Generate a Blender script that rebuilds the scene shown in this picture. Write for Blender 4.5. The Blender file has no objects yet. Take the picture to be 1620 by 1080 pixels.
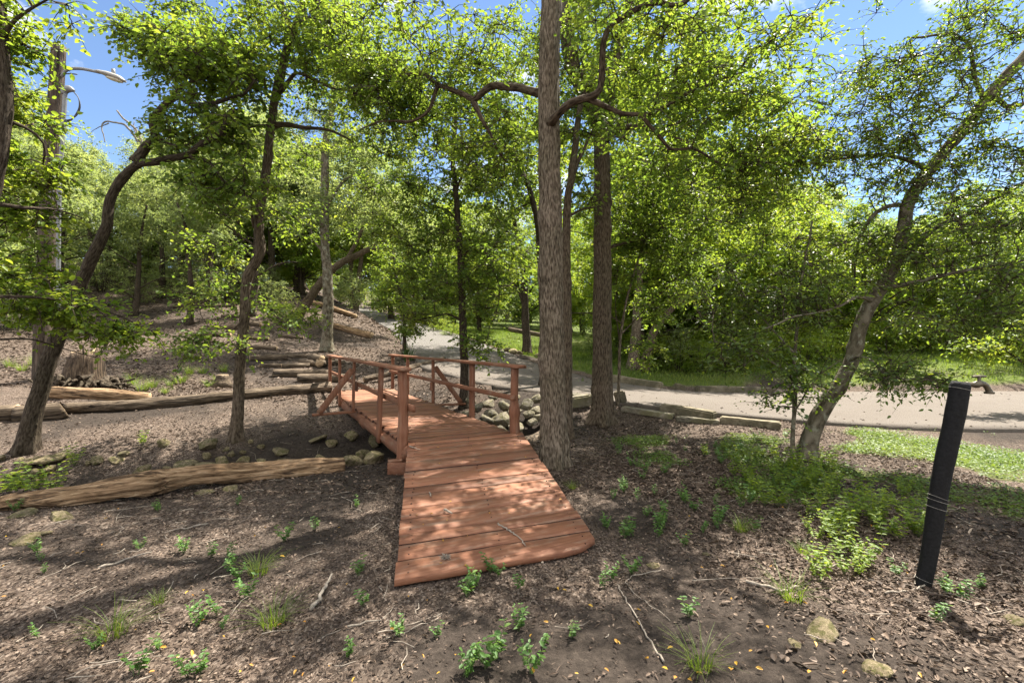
import bpy, bmesh, math, random
import numpy as np
from mathutils import Vector, Matrix

# ------------------------------------------------------------------ camera, world, sun, exposure
scene = bpy.context.scene
COL = scene.collection
random.seed(7)
RNG = np.random.default_rng(11)
EYE, F, HZ = 1.4, 765.0, 545.0

cam_d = bpy.data.cameras.new('camera')
cam_d.sensor_width = 36.0
cam_d.lens = 17.0
cam_d.clip_start = 0.05
cam_d.clip_end = 1000
cam_d.shift_y = 5.0 / 1620.0
cam = bpy.data.objects.new('camera', cam_d)
COL.objects.link(cam)
cam.location = (0, 0, EYE)
cam.rotation_euler = (math.radians(90), 0, 0)
scene.camera = cam

SUN_EL, SUN_AZ = 60.0, 40.0       # azimuth from +Y, positive towards +X
world = bpy.data.worlds.new('World')
scene.world = world
world.use_nodes = True
wn, wl = world.node_tree.nodes, world.node_tree.links
wn.clear()
w_out = wn.new('ShaderNodeOutputWorld')
w_bg = wn.new('ShaderNodeBackground')
w_bg.inputs['Strength'].default_value = 0.065
sky = wn.new('ShaderNodeTexSky')
sky.sky_type = 'NISHITA'
sky.sun_disc = False
sky.sun_elevation = math.radians(SUN_EL)
sky.sun_rotation = math.radians(SUN_AZ)
sky.air_density = 1.0
sky.altitude = 1500
sky.dust_density = 0.05
sky.ozone_density = 2.5
w_tc = wn.new('ShaderNodeTexCoord')
w_map = wn.new('ShaderNodeMapping')
w_map.inputs['Scale'].default_value = (1.0, 1.0, 1.7)
w_map.inputs['Location'].default_value = (0.35, 0.1, 0.2)
w_noise = wn.new('ShaderNodeTexNoise')
w_noise.inputs['Scale'].default_value = 4.2
w_noise.inputs['Detail'].default_value = 8
w_noise.inputs['Roughness'].default_value = 0.55
w_ramp = wn.new('ShaderNodeValToRGB')
w_ramp.color_ramp.elements[0].position = 0.56
w_ramp.color_ramp.elements[0].color = (0, 0, 0, 1)
w_ramp.color_ramp.elements[1].position = 0.69
w_ramp.color_ramp.elements[1].color = (1, 1, 1, 1)
w_mix = wn.new('ShaderNodeMix')
w_mix.data_type = 'RGBA'
w_mix.inputs[7].default_value = (8.8, 8.6, 8.3, 1)
wl.new(w_tc.outputs['Generated'], w_map.inputs['Vector'])
wl.new(w_map.outputs[0], w_noise.inputs['Vector'])
w_sep = wn.new('ShaderNodeSeparateXYZ')
wl.new(w_tc.outputs['Generated'], w_sep.inputs[0])
w_up = wn.new('ShaderNodeMapRange')      # extra unseen cloud overhead, added for neutral fill light
w_up.inputs[1].default_value, w_up.inputs[2].default_value, w_up.inputs[3].default_value, w_up.inputs[4].default_value = .62, .85, 0.0, .20
wl.new(w_sep.outputs['Z'], w_up.inputs[0])
w_bk = wn.new('ShaderNodeMapRange')      # and behind the viewer, also unseen, added for the same fill
w_bk.inputs[1].default_value, w_bk.inputs[2].default_value, w_bk.inputs[3].default_value, w_bk.inputs[4].default_value = .1, -.35, 0.0, .20
wl.new(w_sep.outputs['Y'], w_bk.inputs[0])
w_mx = wn.new('ShaderNodeMath')
w_mx.operation = 'MAXIMUM'
wl.new(w_up.outputs[0], w_mx.inputs[0])
wl.new(w_bk.outputs[0], w_mx.inputs[1])
w_ad = wn.new('ShaderNodeMath')
w_ad.operation = 'ADD'
wl.new(w_noise.outputs['Fac'], w_ad.inputs[0])
wl.new(w_mx.outputs[0], w_ad.inputs[1])
wl.new(w_ad.outputs[0], w_ramp.inputs[0])
wl.new(w_ramp.outputs[0], w_mix.inputs[0])
wl.new(sky.outputs[0], w_mix.inputs[6])
wl.new(w_mix.outputs[2], w_bg.inputs['Color'])
wl.new(w_bg.outputs[0], w_out.inputs[0])

sun_d = bpy.data.lights.new('sun', 'SUN')
sun_d.energy = 5.0
sun_d.angle = math.radians(0.55)
sun_d.color = (1.0, 0.93, 0.82)
sun = bpy.data.objects.new('sun', sun_d)
COL.objects.link(sun)
sdir = Vector((math.sin(math.radians(SUN_AZ)) * math.cos(math.radians(SUN_EL)),
               math.cos(math.radians(SUN_AZ)) * math.cos(math.radians(SUN_EL)),
               math.sin(math.radians(SUN_EL))))
sun.rotation_euler = sdir.to_track_quat('Z', 'Y').to_euler()
sun.location = (0, 0, 30)

vs = scene.view_settings
vs.view_transform = 'Standard'
vs.look = 'None'
vs.gamma = 1.0
vs.exposure = 1.9
scene.cycles.use_denoising = True
scene.cycles.denoiser = 'OPENIMAGEDENOISE'
scene.cycles.max_bounces = 12
scene.cycles.diffuse_bounces = 9
scene.cycles.glossy_bounces = 2
scene.cycles.transmission_bounces = 8
scene.cycles.sample_clamp_indirect = 6.0
scene.cycles.use_adaptive_sampling = True
scene.cycles.adaptive_threshold = 0.015


def W(px, py, d):
    """A point of the place from where it is seen in the 1620 x 1080 photograph and its depth in metres."""
    return np.array([(px - 810.0) / F * d, d, EYE + (HZ - py) / F * d])


# ------------------------------------------------------------------ numpy noise
_perm = np.random.default_rng(5).random((64, 64, 64)).astype(np.float32)


def vnoise(p):
    p = np.asarray(p, float)
    i = np.floor(p).astype(int)
    f = p - i
    f = f * f * (3 - 2 * f)
    out = 0
    for dx in (0, 1):
        wx = f[..., 0] if dx else 1 - f[..., 0]
        for dy in (0, 1):
            wy = f[..., 1] if dy else 1 - f[..., 1]
            for dz in (0, 1):
                wz = f[..., 2] if dz else 1 - f[..., 2]
                out = out + wx * wy * wz * _perm[(i[..., 0] + dx) % 64, (i[..., 1] + dy) % 64, (i[..., 2] + dz) % 64]
    return out * 2 - 1


def fbm(p, o=4):
    p = np.asarray(p, float)
    s, a, t = 0, 1.0, 0
    for k in range(o):
        s = s + a * vnoise(p * (2 ** k) + k * 13.7)
        t += a
        a *= 0.5
    return s / t


def sstep(e0, e1, x):
    t = np.clip((x - e0) / (e1 - e0), 0, 1)
    return t * t * (3 - 2 * t)


# ------------------------------------------------------------------ mesh / object helpers
def mesh_np(name, V, quads=None, tris=None, mats=(), smooth=True, fattr=None, vattr=None, mat_index=None, vvec=None):
    V = np.asarray(V, np.float32).reshape(-1, 3)
    me = bpy.data.meshes.new(name)
    nq = 0 if quads is None else len(quads)
    nt = 0 if tris is None else len(tris)
    loops = []
    if nq:
        loops.append(np.asarray(quads, np.int32).ravel())
    if nt:
        loops.append(np.asarray(tris, np.int32).ravel())
    loops = np.concatenate(loops)
    me.vertices.add(len(V))
    me.vertices.foreach_set('co', V.ravel())
    me.loops.add(len(loops))
    me.loops.foreach_set('vertex_index', loops)
    me.polygons.add(nq + nt)
    starts = np.concatenate([np.arange(nq) * 4, nq * 4 + np.arange(nt) * 3]).astype(np.int32)
    me.polygons.foreach_set('loop_start', starts)
    if smooth:
        me.polygons.foreach_set('use_smooth', np.ones(nq + nt, bool))
    if mat_index is not None:
        me.polygons.foreach_set('material_index', np.asarray(mat_index, np.int32))
    for k, a in (fattr or {}).items():
        at = me.attributes.new(k, 'FLOAT', 'FACE')
        at.data.foreach_set('value', np.asarray(a, np.float32))
    for k, a in (vattr or {}).items():
        at = me.attributes.new(k, 'FLOAT', 'POINT')
        at.data.foreach_set('value', np.asarray(a, np.float32))
    for k, a in (vvec or {}).items():
        at = me.attributes.new(k, 'FLOAT_VECTOR', 'POINT')
        at.data.foreach_set('vector', np.asarray(a, np.float32).ravel())
    me.update(calc_edges=True)
    for m in mats:
        me.materials.append(m)
    return me


def ob(name, me, parent=None, loc=None, rot=None, scale=None):
    o = bpy.data.objects.new(name, me)
    COL.objects.link(o)
    if parent is not None:
        o.parent = parent
    if loc is not None:
        o.location = loc
    if rot is not None:
        o.rotation_euler = rot
    if scale is not None:
        o.scale = scale if hasattr(scale, '__len__') else (scale,) * 3
    return o


def tag(o, label=None, cat=None, group=None, kind=None):
    if label:
        o['label'] = label
    if cat:
        o['category'] = cat
    if group:
        o['group'] = group
    if kind:
        o['kind'] = kind
    return o


def empty(name, loc, label, cat, group=None, rotz=0.0):
    o = bpy.data.objects.new(name, None)
    COL.objects.link(o)
    o.location = loc
    o.rotation_euler = (0, 0, rotz)
    o.empty_display_size = 0.2
    return tag(o, label, cat, group)


def copy_tree(o, parent=None):
    c = o.copy()
    COL.objects.link(c)
    if parent is not None:
        c.parent = parent
    for ch in o.children:
        copy_tree(ch, c)
    return c


# ------------------------------------------------------------------ materials
def nodes_of(name):
    m = bpy.data.materials.new(name)
    m.use_nodes = True
    nt = m.node_tree
    b = nt.nodes['Principled BSDF']
    return m, nt, nt.nodes, nt.links, b


def coord(nt, scale=(1, 1, 1), kind='Object', rot=(0, 0, 0)):
    tc = nt.nodes.new('ShaderNodeTexCoord')
    mp = nt.nodes.new('ShaderNodeMapping')
    mp.inputs['Scale'].default_value = scale
    mp.inputs['Rotation'].default_value = rot
    nt.links.new(tc.outputs[kind], mp.inputs['Vector'])
    return mp.outputs[0]


def noise(nt, vec, scale, detail=6, rough=0.6, dist=0.0):
    n = nt.nodes.new('ShaderNodeTexNoise')
    n.inputs['Scale'].default_value = scale
    n.inputs['Detail'].default_value = detail
    n.inputs['Roughness'].default_value = rough
    n.inputs['Distortion'].default_value = dist
    nt.links.new(vec, n.inputs['Vector'])
    return n.outputs['Fac']


def voro(nt, vec, scale, feature='F1', out='Distance', rnd=1.0):
    n = nt.nodes.new('ShaderNodeTexVoronoi')
    n.feature = feature
    n.inputs['Scale'].default_value = scale
    n.inputs['Randomness'].default_value = rnd
    nt.links.new(vec, n.inputs['Vector'])
    return n.outputs[out]


def ramp(nt, fac, stops):
    r = nt.nodes.new('ShaderNodeValToRGB')
    e = r.color_ramp.elements
    while len(e) < len(stops):
        e.new(0.5)
    for k, (p, c) in enumerate(stops):
        e[k].position = p
        e[k].color = (*c, 1) if len(c) == 3 else c
    nt.links.new(fac, r.inputs[0])
    return r.outputs[0]


def mixc(nt, fac, a, b, mode='MIX'):
    m = nt.nodes.new('ShaderNodeMix')
    m.data_type = 'RGBA'
    m.blend_type = mode
    for idx, v in ((0, fac), (6, a), (7, b)):
        if isinstance(v, (int, float)):
            m.inputs[idx].default_value = v
        elif isinstance(v, tuple):
            m.inputs[idx].default_value = (*v, 1)
        else:
            nt.links.new(v, m.inputs[idx])
    return m.outputs[2]


def math_n(nt, op, a, b=None):
    m = nt.nodes.new('ShaderNodeMath')
    m.operation = op
    for i, v in enumerate((a, b)):
        if v is None:
            continue
        if isinstance(v, (int, float)):
            m.inputs[i].default_value = v
        else:
            nt.links.new(v, m.inputs[i])
    return m.outputs[0]


def bump(nt, b, h, strength=0.5, dist=0.02):
    n = nt.nodes.new('ShaderNodeBump')
    n.inputs['Strength'].default_value = strength
    n.inputs['Distance'].default_value = dist
    nt.links.new(h, n.inputs['Height'])
    nt.links.new(n.outputs[0], b.inputs['Normal'])


def attr(nt, name):
    a = nt.nodes.new('ShaderNodeAttribute')
    a.attribute_name = name
    return a.outputs['Fac']


def leaf_mat(name, cols, trans, tfac=0.45, rough=0.5, spec=0.35):
    """cols / trans: ramps over the leaf's own random tint."""
    m, nt, n, l, b = nodes_of(name)
    t = attr(nt, 'tint')
    c = ramp(nt, t, cols)
    l.new(c, b.inputs['Base Color'])
    b.inputs['Roughness'].default_value = rough
    b.inputs['Specular IOR Level'].default_value = spec
    tr = n.new('ShaderNodeBsdfTranslucent')
    l.new(ramp(nt, t, trans), tr.inputs['Color'])
    mx = n.new('ShaderNodeMixShader')
    mx.inputs[0].default_value = tfac
    l.new(b.outputs[0], mx.inputs[1])
    l.new(tr.outputs[0], mx.inputs[2])
    l.new(mx.outputs[0], n['Material Output'].inputs['Surface'])
    return m


M = {}
M['leaf'] = leaf_mat('leaf_elm', [(0, (.060, .108, .022)), (.5, (.088, .146, .028)), (1, (.125, .175, .03))],
                     [(0, (.20, .31, .032)), (.5, (.28, .385, .036)), (1, (.39, .435, .042))], .5)
M['leaf_dark'] = leaf_mat('leaf_oak', [(0, (.048, .082, .024)), (.6, (.072, .115, .03)), (1, (.11, .155, .034))],
                          [(0, (.17, .28, .022)), (.6, (.28, .39, .028)), (1, (.42, .47, .03))], .45, .42, .45)
M['leaf_grey'] = leaf_mat('leaf_live_oak', [(0, (.085, .118, .05)), (.6, (.13, .168, .066)), (1, (.18, .21, .085))],
                          [(0, (.26, .34, .10)), (.6, (.36, .43, .11)), (1, (.48, .50, .12))], .5)
M['leaf_bright'] = leaf_mat('leaf_bright', [(0, (.07, .135, .014)), (.5, (.12, .19, .018)), (1, (.18, .23, .022))],
                            [(0, (.24, .36, .03)), (.5, (.34, .435, .036)), (1, (.46, .48, .045))], .5)
M['herb'] = leaf_mat('leaf_herb', [(0, (.045, .10, .025)), (.5, (.075, .16, .035)), (1, (.14, .22, .05))],
                     [(0, (.12, .24, .03)), (.5, (.18, .32, .03)), (1, (.30, .40, .05))], .35)
M['grass'] = leaf_mat('leaf_grass', [(0, (.055, .095, .018)), (.5, (.095, .15, .022)), (1, (.17, .20, .04))],
                      [(0, (.14, .22, .02)), (.5, (.22, .32, .02)), (1, (.34, .38, .05))], .4)
M['litter'] = leaf_mat('dry_leaf', [(0, (.026, .018, .012)), (.35, (.078, .054, .039)), (.65, (.155, .112, .082)),
                                    (.9, (.225, .172, .132)), (1, (.35, .29, .22))],
                       [(0, (.02, .015, .01)), (1, (.2, .14, .08))], .08, .7, .25)
M['cover'] = leaf_mat('leaf_cover', [(0, (.045, .085, .018)), (.5, (.08, .135, .024)), (1, (.13, .17, .035))],
                      [(0, (.15, .26, .03)), (.5, (.24, .35, .03)), (1, (.34, .40, .05))], .35)
M['yellow_leaf'] = leaf_mat('fallen_leaf', [(0, (.30, .13, .04)), (.5, (.45, .22, .04)), (1, (.52, .36, .04))],
                            [(0, (.3, .12, .02)), (1, (.5, .3, .03))], .2, .5)


def bark_mat(name, dark, mid, light, sx=78, sz=15, lichen=None, unrolled=True):
    m, nt, n, l, b = nodes_of(name)
    if unrolled:
        at = n.new('ShaderNodeAttribute')
        at.attribute_name = 'bark_co'
        mp = n.new('ShaderNodeMapping')
        mp.inputs['Scale'].default_value = (1, 1, sz / sx)
        l.new(at.outputs['Vector'], mp.inputs['Vector'])
        v = mp.outputs[0]
    else:
        v = coord(nt, (1, 1, 1))
    f1 = noise(nt, v, sx, 7, .68, .3)
    f2 = voro(nt, v, sx * .9)
    f3 = noise(nt, coord(nt), 2.2, 4)
    h = math_n(nt, 'ADD', f1, math_n(nt, 'MULTIPLY', f2, .35))
    c = ramp(nt, h, [(.44, dark), (.62, mid), (.82, light)])
    c = mixc(nt, ramp(nt, f3, [(.4, (0, 0, 0)), (.7, (1, 1, 1))]), c, mixc(nt, 1.0, c, (.72, .76, .68), 'MULTIPLY'))
    if lichen:
        f4 = noise(nt, coord(nt, (1, 1, .7)), 11, 5, .6)
        c = mixc(nt, ramp(nt, f4, [(.55, (0, 0, 0)), (.62, (.8, .8, .8))]), c, lichen)
    l.new(c, b.inputs['Base Color'])
    b.inputs['Roughness'].default_value = .9
    b.inputs['Specular IOR Level'].default_value = .15
    bump(nt, b, h, .9, .03)
    return m


M['bark'] = bark_mat('bark_grey', (.020, .015, .010), (.098, .075, .053), (.23, .185, .14))
M['bark_brown'] = bark_mat('bark_brown', (.024, .016, .011), (.08, .058, .040), (.16, .124, .09))
M['bark_dark'] = bark_mat('bark_dark', (.014, .010, .007), (.045, .033, .023), (.095, .075, .055))
M['bark_light'] = bark_mat('bark_light', (.035, .028, .018), (.10, .082, .057), (.18, .155, .115), 20, 9, (.21, .21, .16))
M['bark_dead'] = bark_mat('bark_dead', (.07, .06, .05), (.16, .14, .12), (.27, .25, .225), 22, 4)
M['bark_limb'] = bark_mat('bark_limb', (.016, .011, .007), (.06, .043, .030), (.12, .092, .066), 60, 14)
M['twig'] = bark_mat('twig_bark', (.018, .013, .009), (.055, .041, .029), (.11, .088, .066), 20, 20, None, False)
M['log'] = bark_mat('log_weathered', (.07, .048, .032), (.24, .165, .105), (.42, .30, .20), 20, 20, None, False)


def log_mat(name, cols, axis):
    m, nt, n, l, b = nodes_of(name)
    s = [1, 1, 1]
    s[axis] = .09
    v = coord(nt, tuple(s))
    f1 = noise(nt, v, 34, 7, .65, .4)
    f2 = noise(nt, coord(nt), 3.0, 5)
    c = ramp(nt, f1, [(.34, cols[0]), (.5, cols[1]), (.68, cols[2])])
    s2 = [1, 1, 1]
    s2[axis] = .05
    f4 = noise(nt, coord(nt, tuple(s2)), 15, 4, .6, .6)
    c = mixc(nt, ramp(nt, f4, [(.36, (.9, .9, .9)), (.43, (0, 0, 0))]), c, tuple(q * .5 for q in cols[0]))
    f1 = math_n(nt, 'ADD', f1, math_n(nt, 'MULTIPLY', f4, 1.2))
    c = mixc(nt, ramp(nt, f2, [(.42, (0, 0, 0)), (.65, (.75, .75, .75))]), c, mixc(nt, 1.0, c, (.62, .6, .55), 'MULTIPLY'))
    l.new(c, b.inputs['Base Color'])
    b.inputs['Roughness'].default_value = .85
    b.inputs['Specular IOR Level'].default_value = .2
    bump(nt, b, f1, .8, .03)
    return m


M['log_x'] = log_mat('log_barkless', ((.05, .030, .017), (.26, .165, .092), (.45, .325, .205)), 0)
M['log_grey'] = log_mat('log_grey', ((.035, .026, .018), (.115, .085, .058), (.24, .19, .14)), 0)

M['stump'] = log_mat('stump_wood', ((.022, .015, .010), (.075, .052, .034), (.17, .125, .085)), 2)
# cut end of a log
m, nt, n, l, b = nodes_of('log_cut_face')
v = coord(nt)
f = noise(nt, v, 18, 5)
l.new(ramp(nt, f, [(.3, (.20, .135, .075)), (.7, (.40, .29, .17))]), b.inputs['Base Color'])
b.inputs['Roughness'].default_value = .85
M['cut'] = m


def stain_mat(name, axis):
    m, nt, n, l, b = nodes_of(name)
    s = [1, 1, 1]
    s[axis] = .045
    v = coord(nt, tuple(s))
    f1 = noise(nt, v, 46, 7, .65, .3)
    f2 = noise(nt, coord(nt), 2.7, 6, .65)
    f3 = noise(nt, coord(nt, tuple(1 if k != axis else .25 for k in range(3))), 14, 5, .7)
    c = ramp(nt, f1, [(.28, (.135, .048, .025)), (.5, (.235, .102, .054)), (.75, (.315, .160, .096))])
    c = mixc(nt, ramp(nt, f2, [(.38, (0, 0, 0)), (.72, (.55, .55, .55))]), c, (.165, .07, .042))
    # worn, greyed fibres where feet and rain have taken the stain off
    c = mixc(nt, ramp(nt, f3, [(.52, (0, 0, 0)), (.68, (.7, .7, .7))]), c, (.27, .19, .135))
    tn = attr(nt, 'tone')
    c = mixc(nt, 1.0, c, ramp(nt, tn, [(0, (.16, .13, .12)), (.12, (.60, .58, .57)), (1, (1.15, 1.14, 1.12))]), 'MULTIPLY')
    l.new(c, b.inputs['Base Color'])
    b.inputs['Roughness'].default_value = .68
    b.inputs['Specular IOR Level'].default_value = .3
    bump(nt, b, math_n(nt, 'ADD', f1, math_n(nt, 'MULTIPLY', f3, .5)), .5, .008)
    return m


M['stain_x'] = stain_mat('red_stain_boards', 0)
M['stain_y'] = stain_mat('red_stain_rails', 1)
M['stain_z'] = stain_mat('red_stain_posts', 2)

# limestone
def stone_mat(name, c0, c1, c2, moss):
    m, nt, n, l, b = nodes_of(name)
    v = coord(nt)
    f1 = noise(nt, v, 5, 8, .65)
    f2 = noise(nt, v, 22, 6, .7)
    f3 = noise(nt, v, 3.1, 6, .6)
    c = ramp(nt, math_n(nt, 'ADD', math_n(nt, 'MULTIPLY', f1, .6), math_n(nt, 'MULTIPLY', f2, .4)), [(.34, c0), (.5, c1), (.66, c2)])
    c = mixc(nt, ramp(nt, f3, [(.46, (0, 0, 0)), (.60, (.85, .85, .85))]), c, moss)
    oi = n.new('ShaderNodeObjectInfo')
    c = mixc(nt, 1.0, c, ramp(nt, oi.outputs['Random'], [(0, (.68, .68, .66)), (1, (1.15, 1.12, 1.05))]), 'MULTIPLY')
    l.new(c, b.inputs['Base Color'])
    b.inputs['Roughness'].default_value = .92
    b.inputs['Specular IOR Level'].default_value = .2
    bump(nt, b, math_n(nt, 'ADD', f1, f2), .7, .03)
    return m


M['stone'] = stone_mat('limestone', (.10, .08, .048), (.22, .18, .115), (.37, .315, .21), (.085, .085, .026))
M['stone_grey'] = stone_mat('limestone_grey', (.085, .076, .06), (.19, .17, .135), (.32, .29, .24), (.13, .12, .065))
M['kerb'] = stone_mat('kerb_stone', (.09, .076, .054), (.19, .165, .12), (.30, .265, .205), (.10, .09, .062))

# ground
m, nt, n, l, b = nodes_of('ground_soil')
v = coord(nt)
f1 = noise(nt, v, 1.3, 8, .62)
f2 = noise(nt, v, 26, 7, .72)
f3 = voro(nt, coord(nt, (1, .6, 1), rot=(0, 0, .5)), 95, out='Color')
sep = n.new('ShaderNodeSeparateColor')
l.new(f3, sep.inputs[0])
mul = ramp(nt, sep.outputs[0], [(0, (.042, .031, .025)), (.45, (.082, .061, .047)), (.8, (.140, .107, .084)), (1, (.23, .185, .15))])
soil = ramp(nt, f2, [(.3, (.020, .016, .013)), (.55, (.048, .038, .031)), (.8, (.095, .076, .06))])
lit = attr(nt, 'litter')
lf = math_n(nt, 'ADD', lit, math_n(nt, 'MULTIPLY', math_n(nt, 'SUBTRACT', f1, .5), .9))
c = mixc(nt, ramp(nt, lf, [(.35, (0, 0, 0)), (.65, (1, 1, 1))]), soil, mul)
gr = math_n(nt, 'ADD', attr(nt, 'green'), math_n(nt, 'MULTIPLY', math_n(nt, 'SUBTRACT', f2, .5), .7))
c = mixc(nt, ramp(nt, gr, [(.35, (0, 0, 0)), (.7, (1, 1, 1))]), c, ramp(nt, f2, [(.3, (.05, .075, .016)), (.7, (.12, .155, .03))]))
l.new(c, b.inputs['Base Color'])
b.inputs['Roughness'].default_value = .95
b.inputs['Specular IOR Level'].default_value = .12
bump(nt, b, math_n(nt, 'ADD', f2, math_n(nt, 'MULTIPLY', sep.outputs[1], .5)), .8, .03)
M['ground'] = m

# driveway
m, nt, n, l, b = nodes_of('driveway_concrete')
v = coord(nt)
f1 = noise(nt, v, 1.1, 6, .6)
f2 = noise(nt, v, 60, 5, .8)
f3 = voro(nt, v, 90)
c = ramp(nt, f2, [(.3, (.070, .057, .045)), (.55, (.108, .090, .073)), (.8, (.16, .137, .113))])
c = mixc(nt, ramp(nt, f1, [(.38, (0, 0, 0)), (.66, (.7, .7, .7))]), c, (.085, .067, .052))
cr = voro(nt, coord(nt, (1, 1, 1)), .55, 'DISTANCE_TO_EDGE')
c = mixc(nt, ramp(nt, cr, [(0, (.55, .55, .55)), (.012, (0, 0, 0))]), c, (.10, .085, .07))
# the uphill part is crushed gravel
gv = attr(nt, 'gravel')
c = mixc(nt, gv, c, ramp(nt, f2, [(.3, (.06, .055, .05)), (.7, (.15, .138, .125))]))
l.new(c, b.inputs['Base Color'])
b.inputs['Roughness'].default_value = .92
bump(nt, b, math_n(nt, 'ADD', f2, f3), .5, .012)
M['drive'] = m


def plain(name, col, rough=.5, metal=0.0, nscale=30, var=.25, spec=.5, bstr=.1):
    m, nt, n, l, b = nodes_of(name)
    f = noise(nt, coord(nt), nscale, 5, .6)
    lo = tuple(x * (1 - var) for x in col)
    hi = tuple(min(1, x * (1 + var)) for x in col)
    l.new(ramp(nt, f, [(.3, lo), (.7, hi)]), b.inputs['Base Color'])
    b.inputs['Roughness'].default_value = rough
    b.inputs['Metallic'].default_value = metal
    b.inputs['Specular IOR Level'].default_value = spec
    bump(nt, b, f, bstr, .01)
    return m


M['foam'] = plain('black_foam', (.007, .007, .0075), .8, 0, 60, .5, .25, .6)
M['brass'] = plain('old_brass', (.10, .085, .06), .5, .7, 40, .4)
M['wire'] = plain('pale_wire', (.24, .225, .20), .5, .2)
M['pole'] = log_mat('pole_wood', ((.03, .022, .017), (.08, .06, .045), (.15, .118, .092)), 2)
M['metal'] = plain('galvanised', (.19, .195, .20), .5, .3, 20, .15)
M['lamp'] = plain('lamp_housing', (.30, .29, .265), .5, 0, 12, .15)
M['lens'] = plain('lamp_lens', (.55, .52, .42), .2, 0, 8, .1)
M['cable'] = plain('black_cable', (.02, .02, .02), .6)
M['stick'] = plain('dry_twig', (.25, .215, .175), .9, 0, 30, .5, .2, .4)
M['iris'] = leaf_mat('iris_blade', [(0, (.03, .07, .018)), (1, (.07, .13, .03))], [(0, (.08, .15, .02)), (1, (.14, .22, .03))], .3)

# ------------------------------------------------------------------ terrain
ROAD = np.array([  # X, Y, Z, half width
    (60, 8.5, .30, 3.4), (30, 9.2, .20, 3.2), (18, 9.8, .16, 3.0), (12, 10.1, .15, 2.9), (7, 10.15, .13, 2.75), (5, 10.3, .16, 2.4), (3.5, 10.6, .25, 2.1),
    (2.2, 11.1, .37, 1.95), (.8, 11.9, .52, 1.9), (-.3, 13.3, .70, 1.85), (-1.2, 15, .9, 1.8), (-2.6, 19, 1.4, 1.6), (-5, 25, 2.2, 1.4),
    (-8.6, 31, 3.2, 1.35), (-13, 38, 4.3, 1.35), (-20, 46, 5.2, 1.7), (-34, 56, 6.0, 1.8)], float)


def resample(P, step):
    P = np.asarray(P, float)
    # Catmull-Rom
    out = []
    Q = np.vstack([2 * P[0] - P[1], P, 2 * P[-1] - P[-2]])
    for i in range(1, len(Q) - 2):
        a, b_, c_, d_ = Q[i - 1], Q[i], Q[i + 1], Q[i + 2]
        k = max(2, int(np.linalg.norm((c_ - b_)[:3]) / step))
        for t in np.arange(k) / k:
            out.append(.5 * ((2 * b_) + (-a + c_) * t + (2 * a - 5 * b_ + 4 * c_ - d_) * t * t + (-a + 3 * b_ - 3 * c_ + d_) * t ** 3))
    out.append(P[-1])
    return np.array(out)


ROADS = resample(ROAD, .4)
CREEK = resample(np.array([(-16, 2.6, 0), (-9, 5.0, 0), (-6.5, 5.65, 0), (-4.2, 6.45, 0), (-2.2, 7.25, 0), (-.8, 7.85, 0), (.2, 8.2, 0), (.8, 8.7, 0)], float), .2)
CTRL = np.array([
    (0, -5, 0), (-6, -5, 0), (6, -5, 0), (0, 0, 0), (-4, 0, 0), (4, 0, 0), (0, 3, 0), (3, 3, 0), (-3, 3, 0), (6, 3, 0), (.5, 5.6, 0), (3.6, 5.9, 0),
    (2, 6.5, 0), (-2, 5.2, 0), (-4.3, 4.0, 0), (-7, 4, 0), (1.5, 8.4, 0), (4, 8, .03), (8, 6.6, 0), (13, 6.5, 0), (-4.3, 7.7, -.02), (-6.8, 6.8, -.02),
    (-8, 8, .15), (-4.1, 10.9, .28), (-3.7, 11.8, .3), (-2.3, 12.5, .38), (-.9, 9.5, .2), (.2, 9.6, .4), (-6.5, 17, 1.3), (-10, 17, 1.75), (-16, 17, 2.1),
    (-9, 12, .75), (-16, 12, 1.3), (-16, 24, 4.1), (-10, 22, 3.0), (-9.5, 25, 3.5), (-20, 30, 6.0), (-12, 31, 4.6), (-30, 30, 7.0), (-30, 15, 3.2),
    (1, 20, 1.0), (2, 25, 1.25), (-.3, 28, 1.9), (4, 17, .75), (6, 15, .55), (4, 13.4, .35), (8, 25, 1.2), (0, 40, 3), (10, 40, 2.2), (12, 16, .8), (15, 18, 1.0),
    (20, 20, 1.2), (12, 13.5, .3), (25, 13, .4), (30, 30, 1.8), (-13, 38, 4.3), (-20, 46, 5.2), (0, 60, 4.5), (30, 60, 3), (-40, 60, 7), (40, 10, .3),
    (40, -12, 0), (-40, -12, 1), (-25, 4, 1), (-14, 7, .3)] + [tuple(r[:3]) for r in ROAD[1:16]], float)


def _tps_fit(C, lam=.02):
    d = np.linalg.norm(C[:, None, :2] - C[None, :, :2], axis=2) + 1e-9
    K = d * d * np.log(d) + lam * np.eye(len(C))
    Pm = np.hstack([np.ones((len(C), 1)), C[:, :2]])
    A = np.block([[K, Pm], [Pm.T, np.zeros((3, 3))]])
    return np.linalg.solve(A, np.concatenate([C[:, 2], np.zeros(3)]))


TPSW = _tps_fit(CTRL)


def poly_dist(x, y, L):
    best = np.full(x.shape, 1e9)
    idx = np.zeros(x.shape, int)
    for k in range(len(L)):
        d = (x - L[k, 0]) ** 2 + (y - L[k, 1]) ** 2
        u = d < best
        best[u] = d[u]
        idx[u] = k
    return np.sqrt(best), idx


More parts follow.
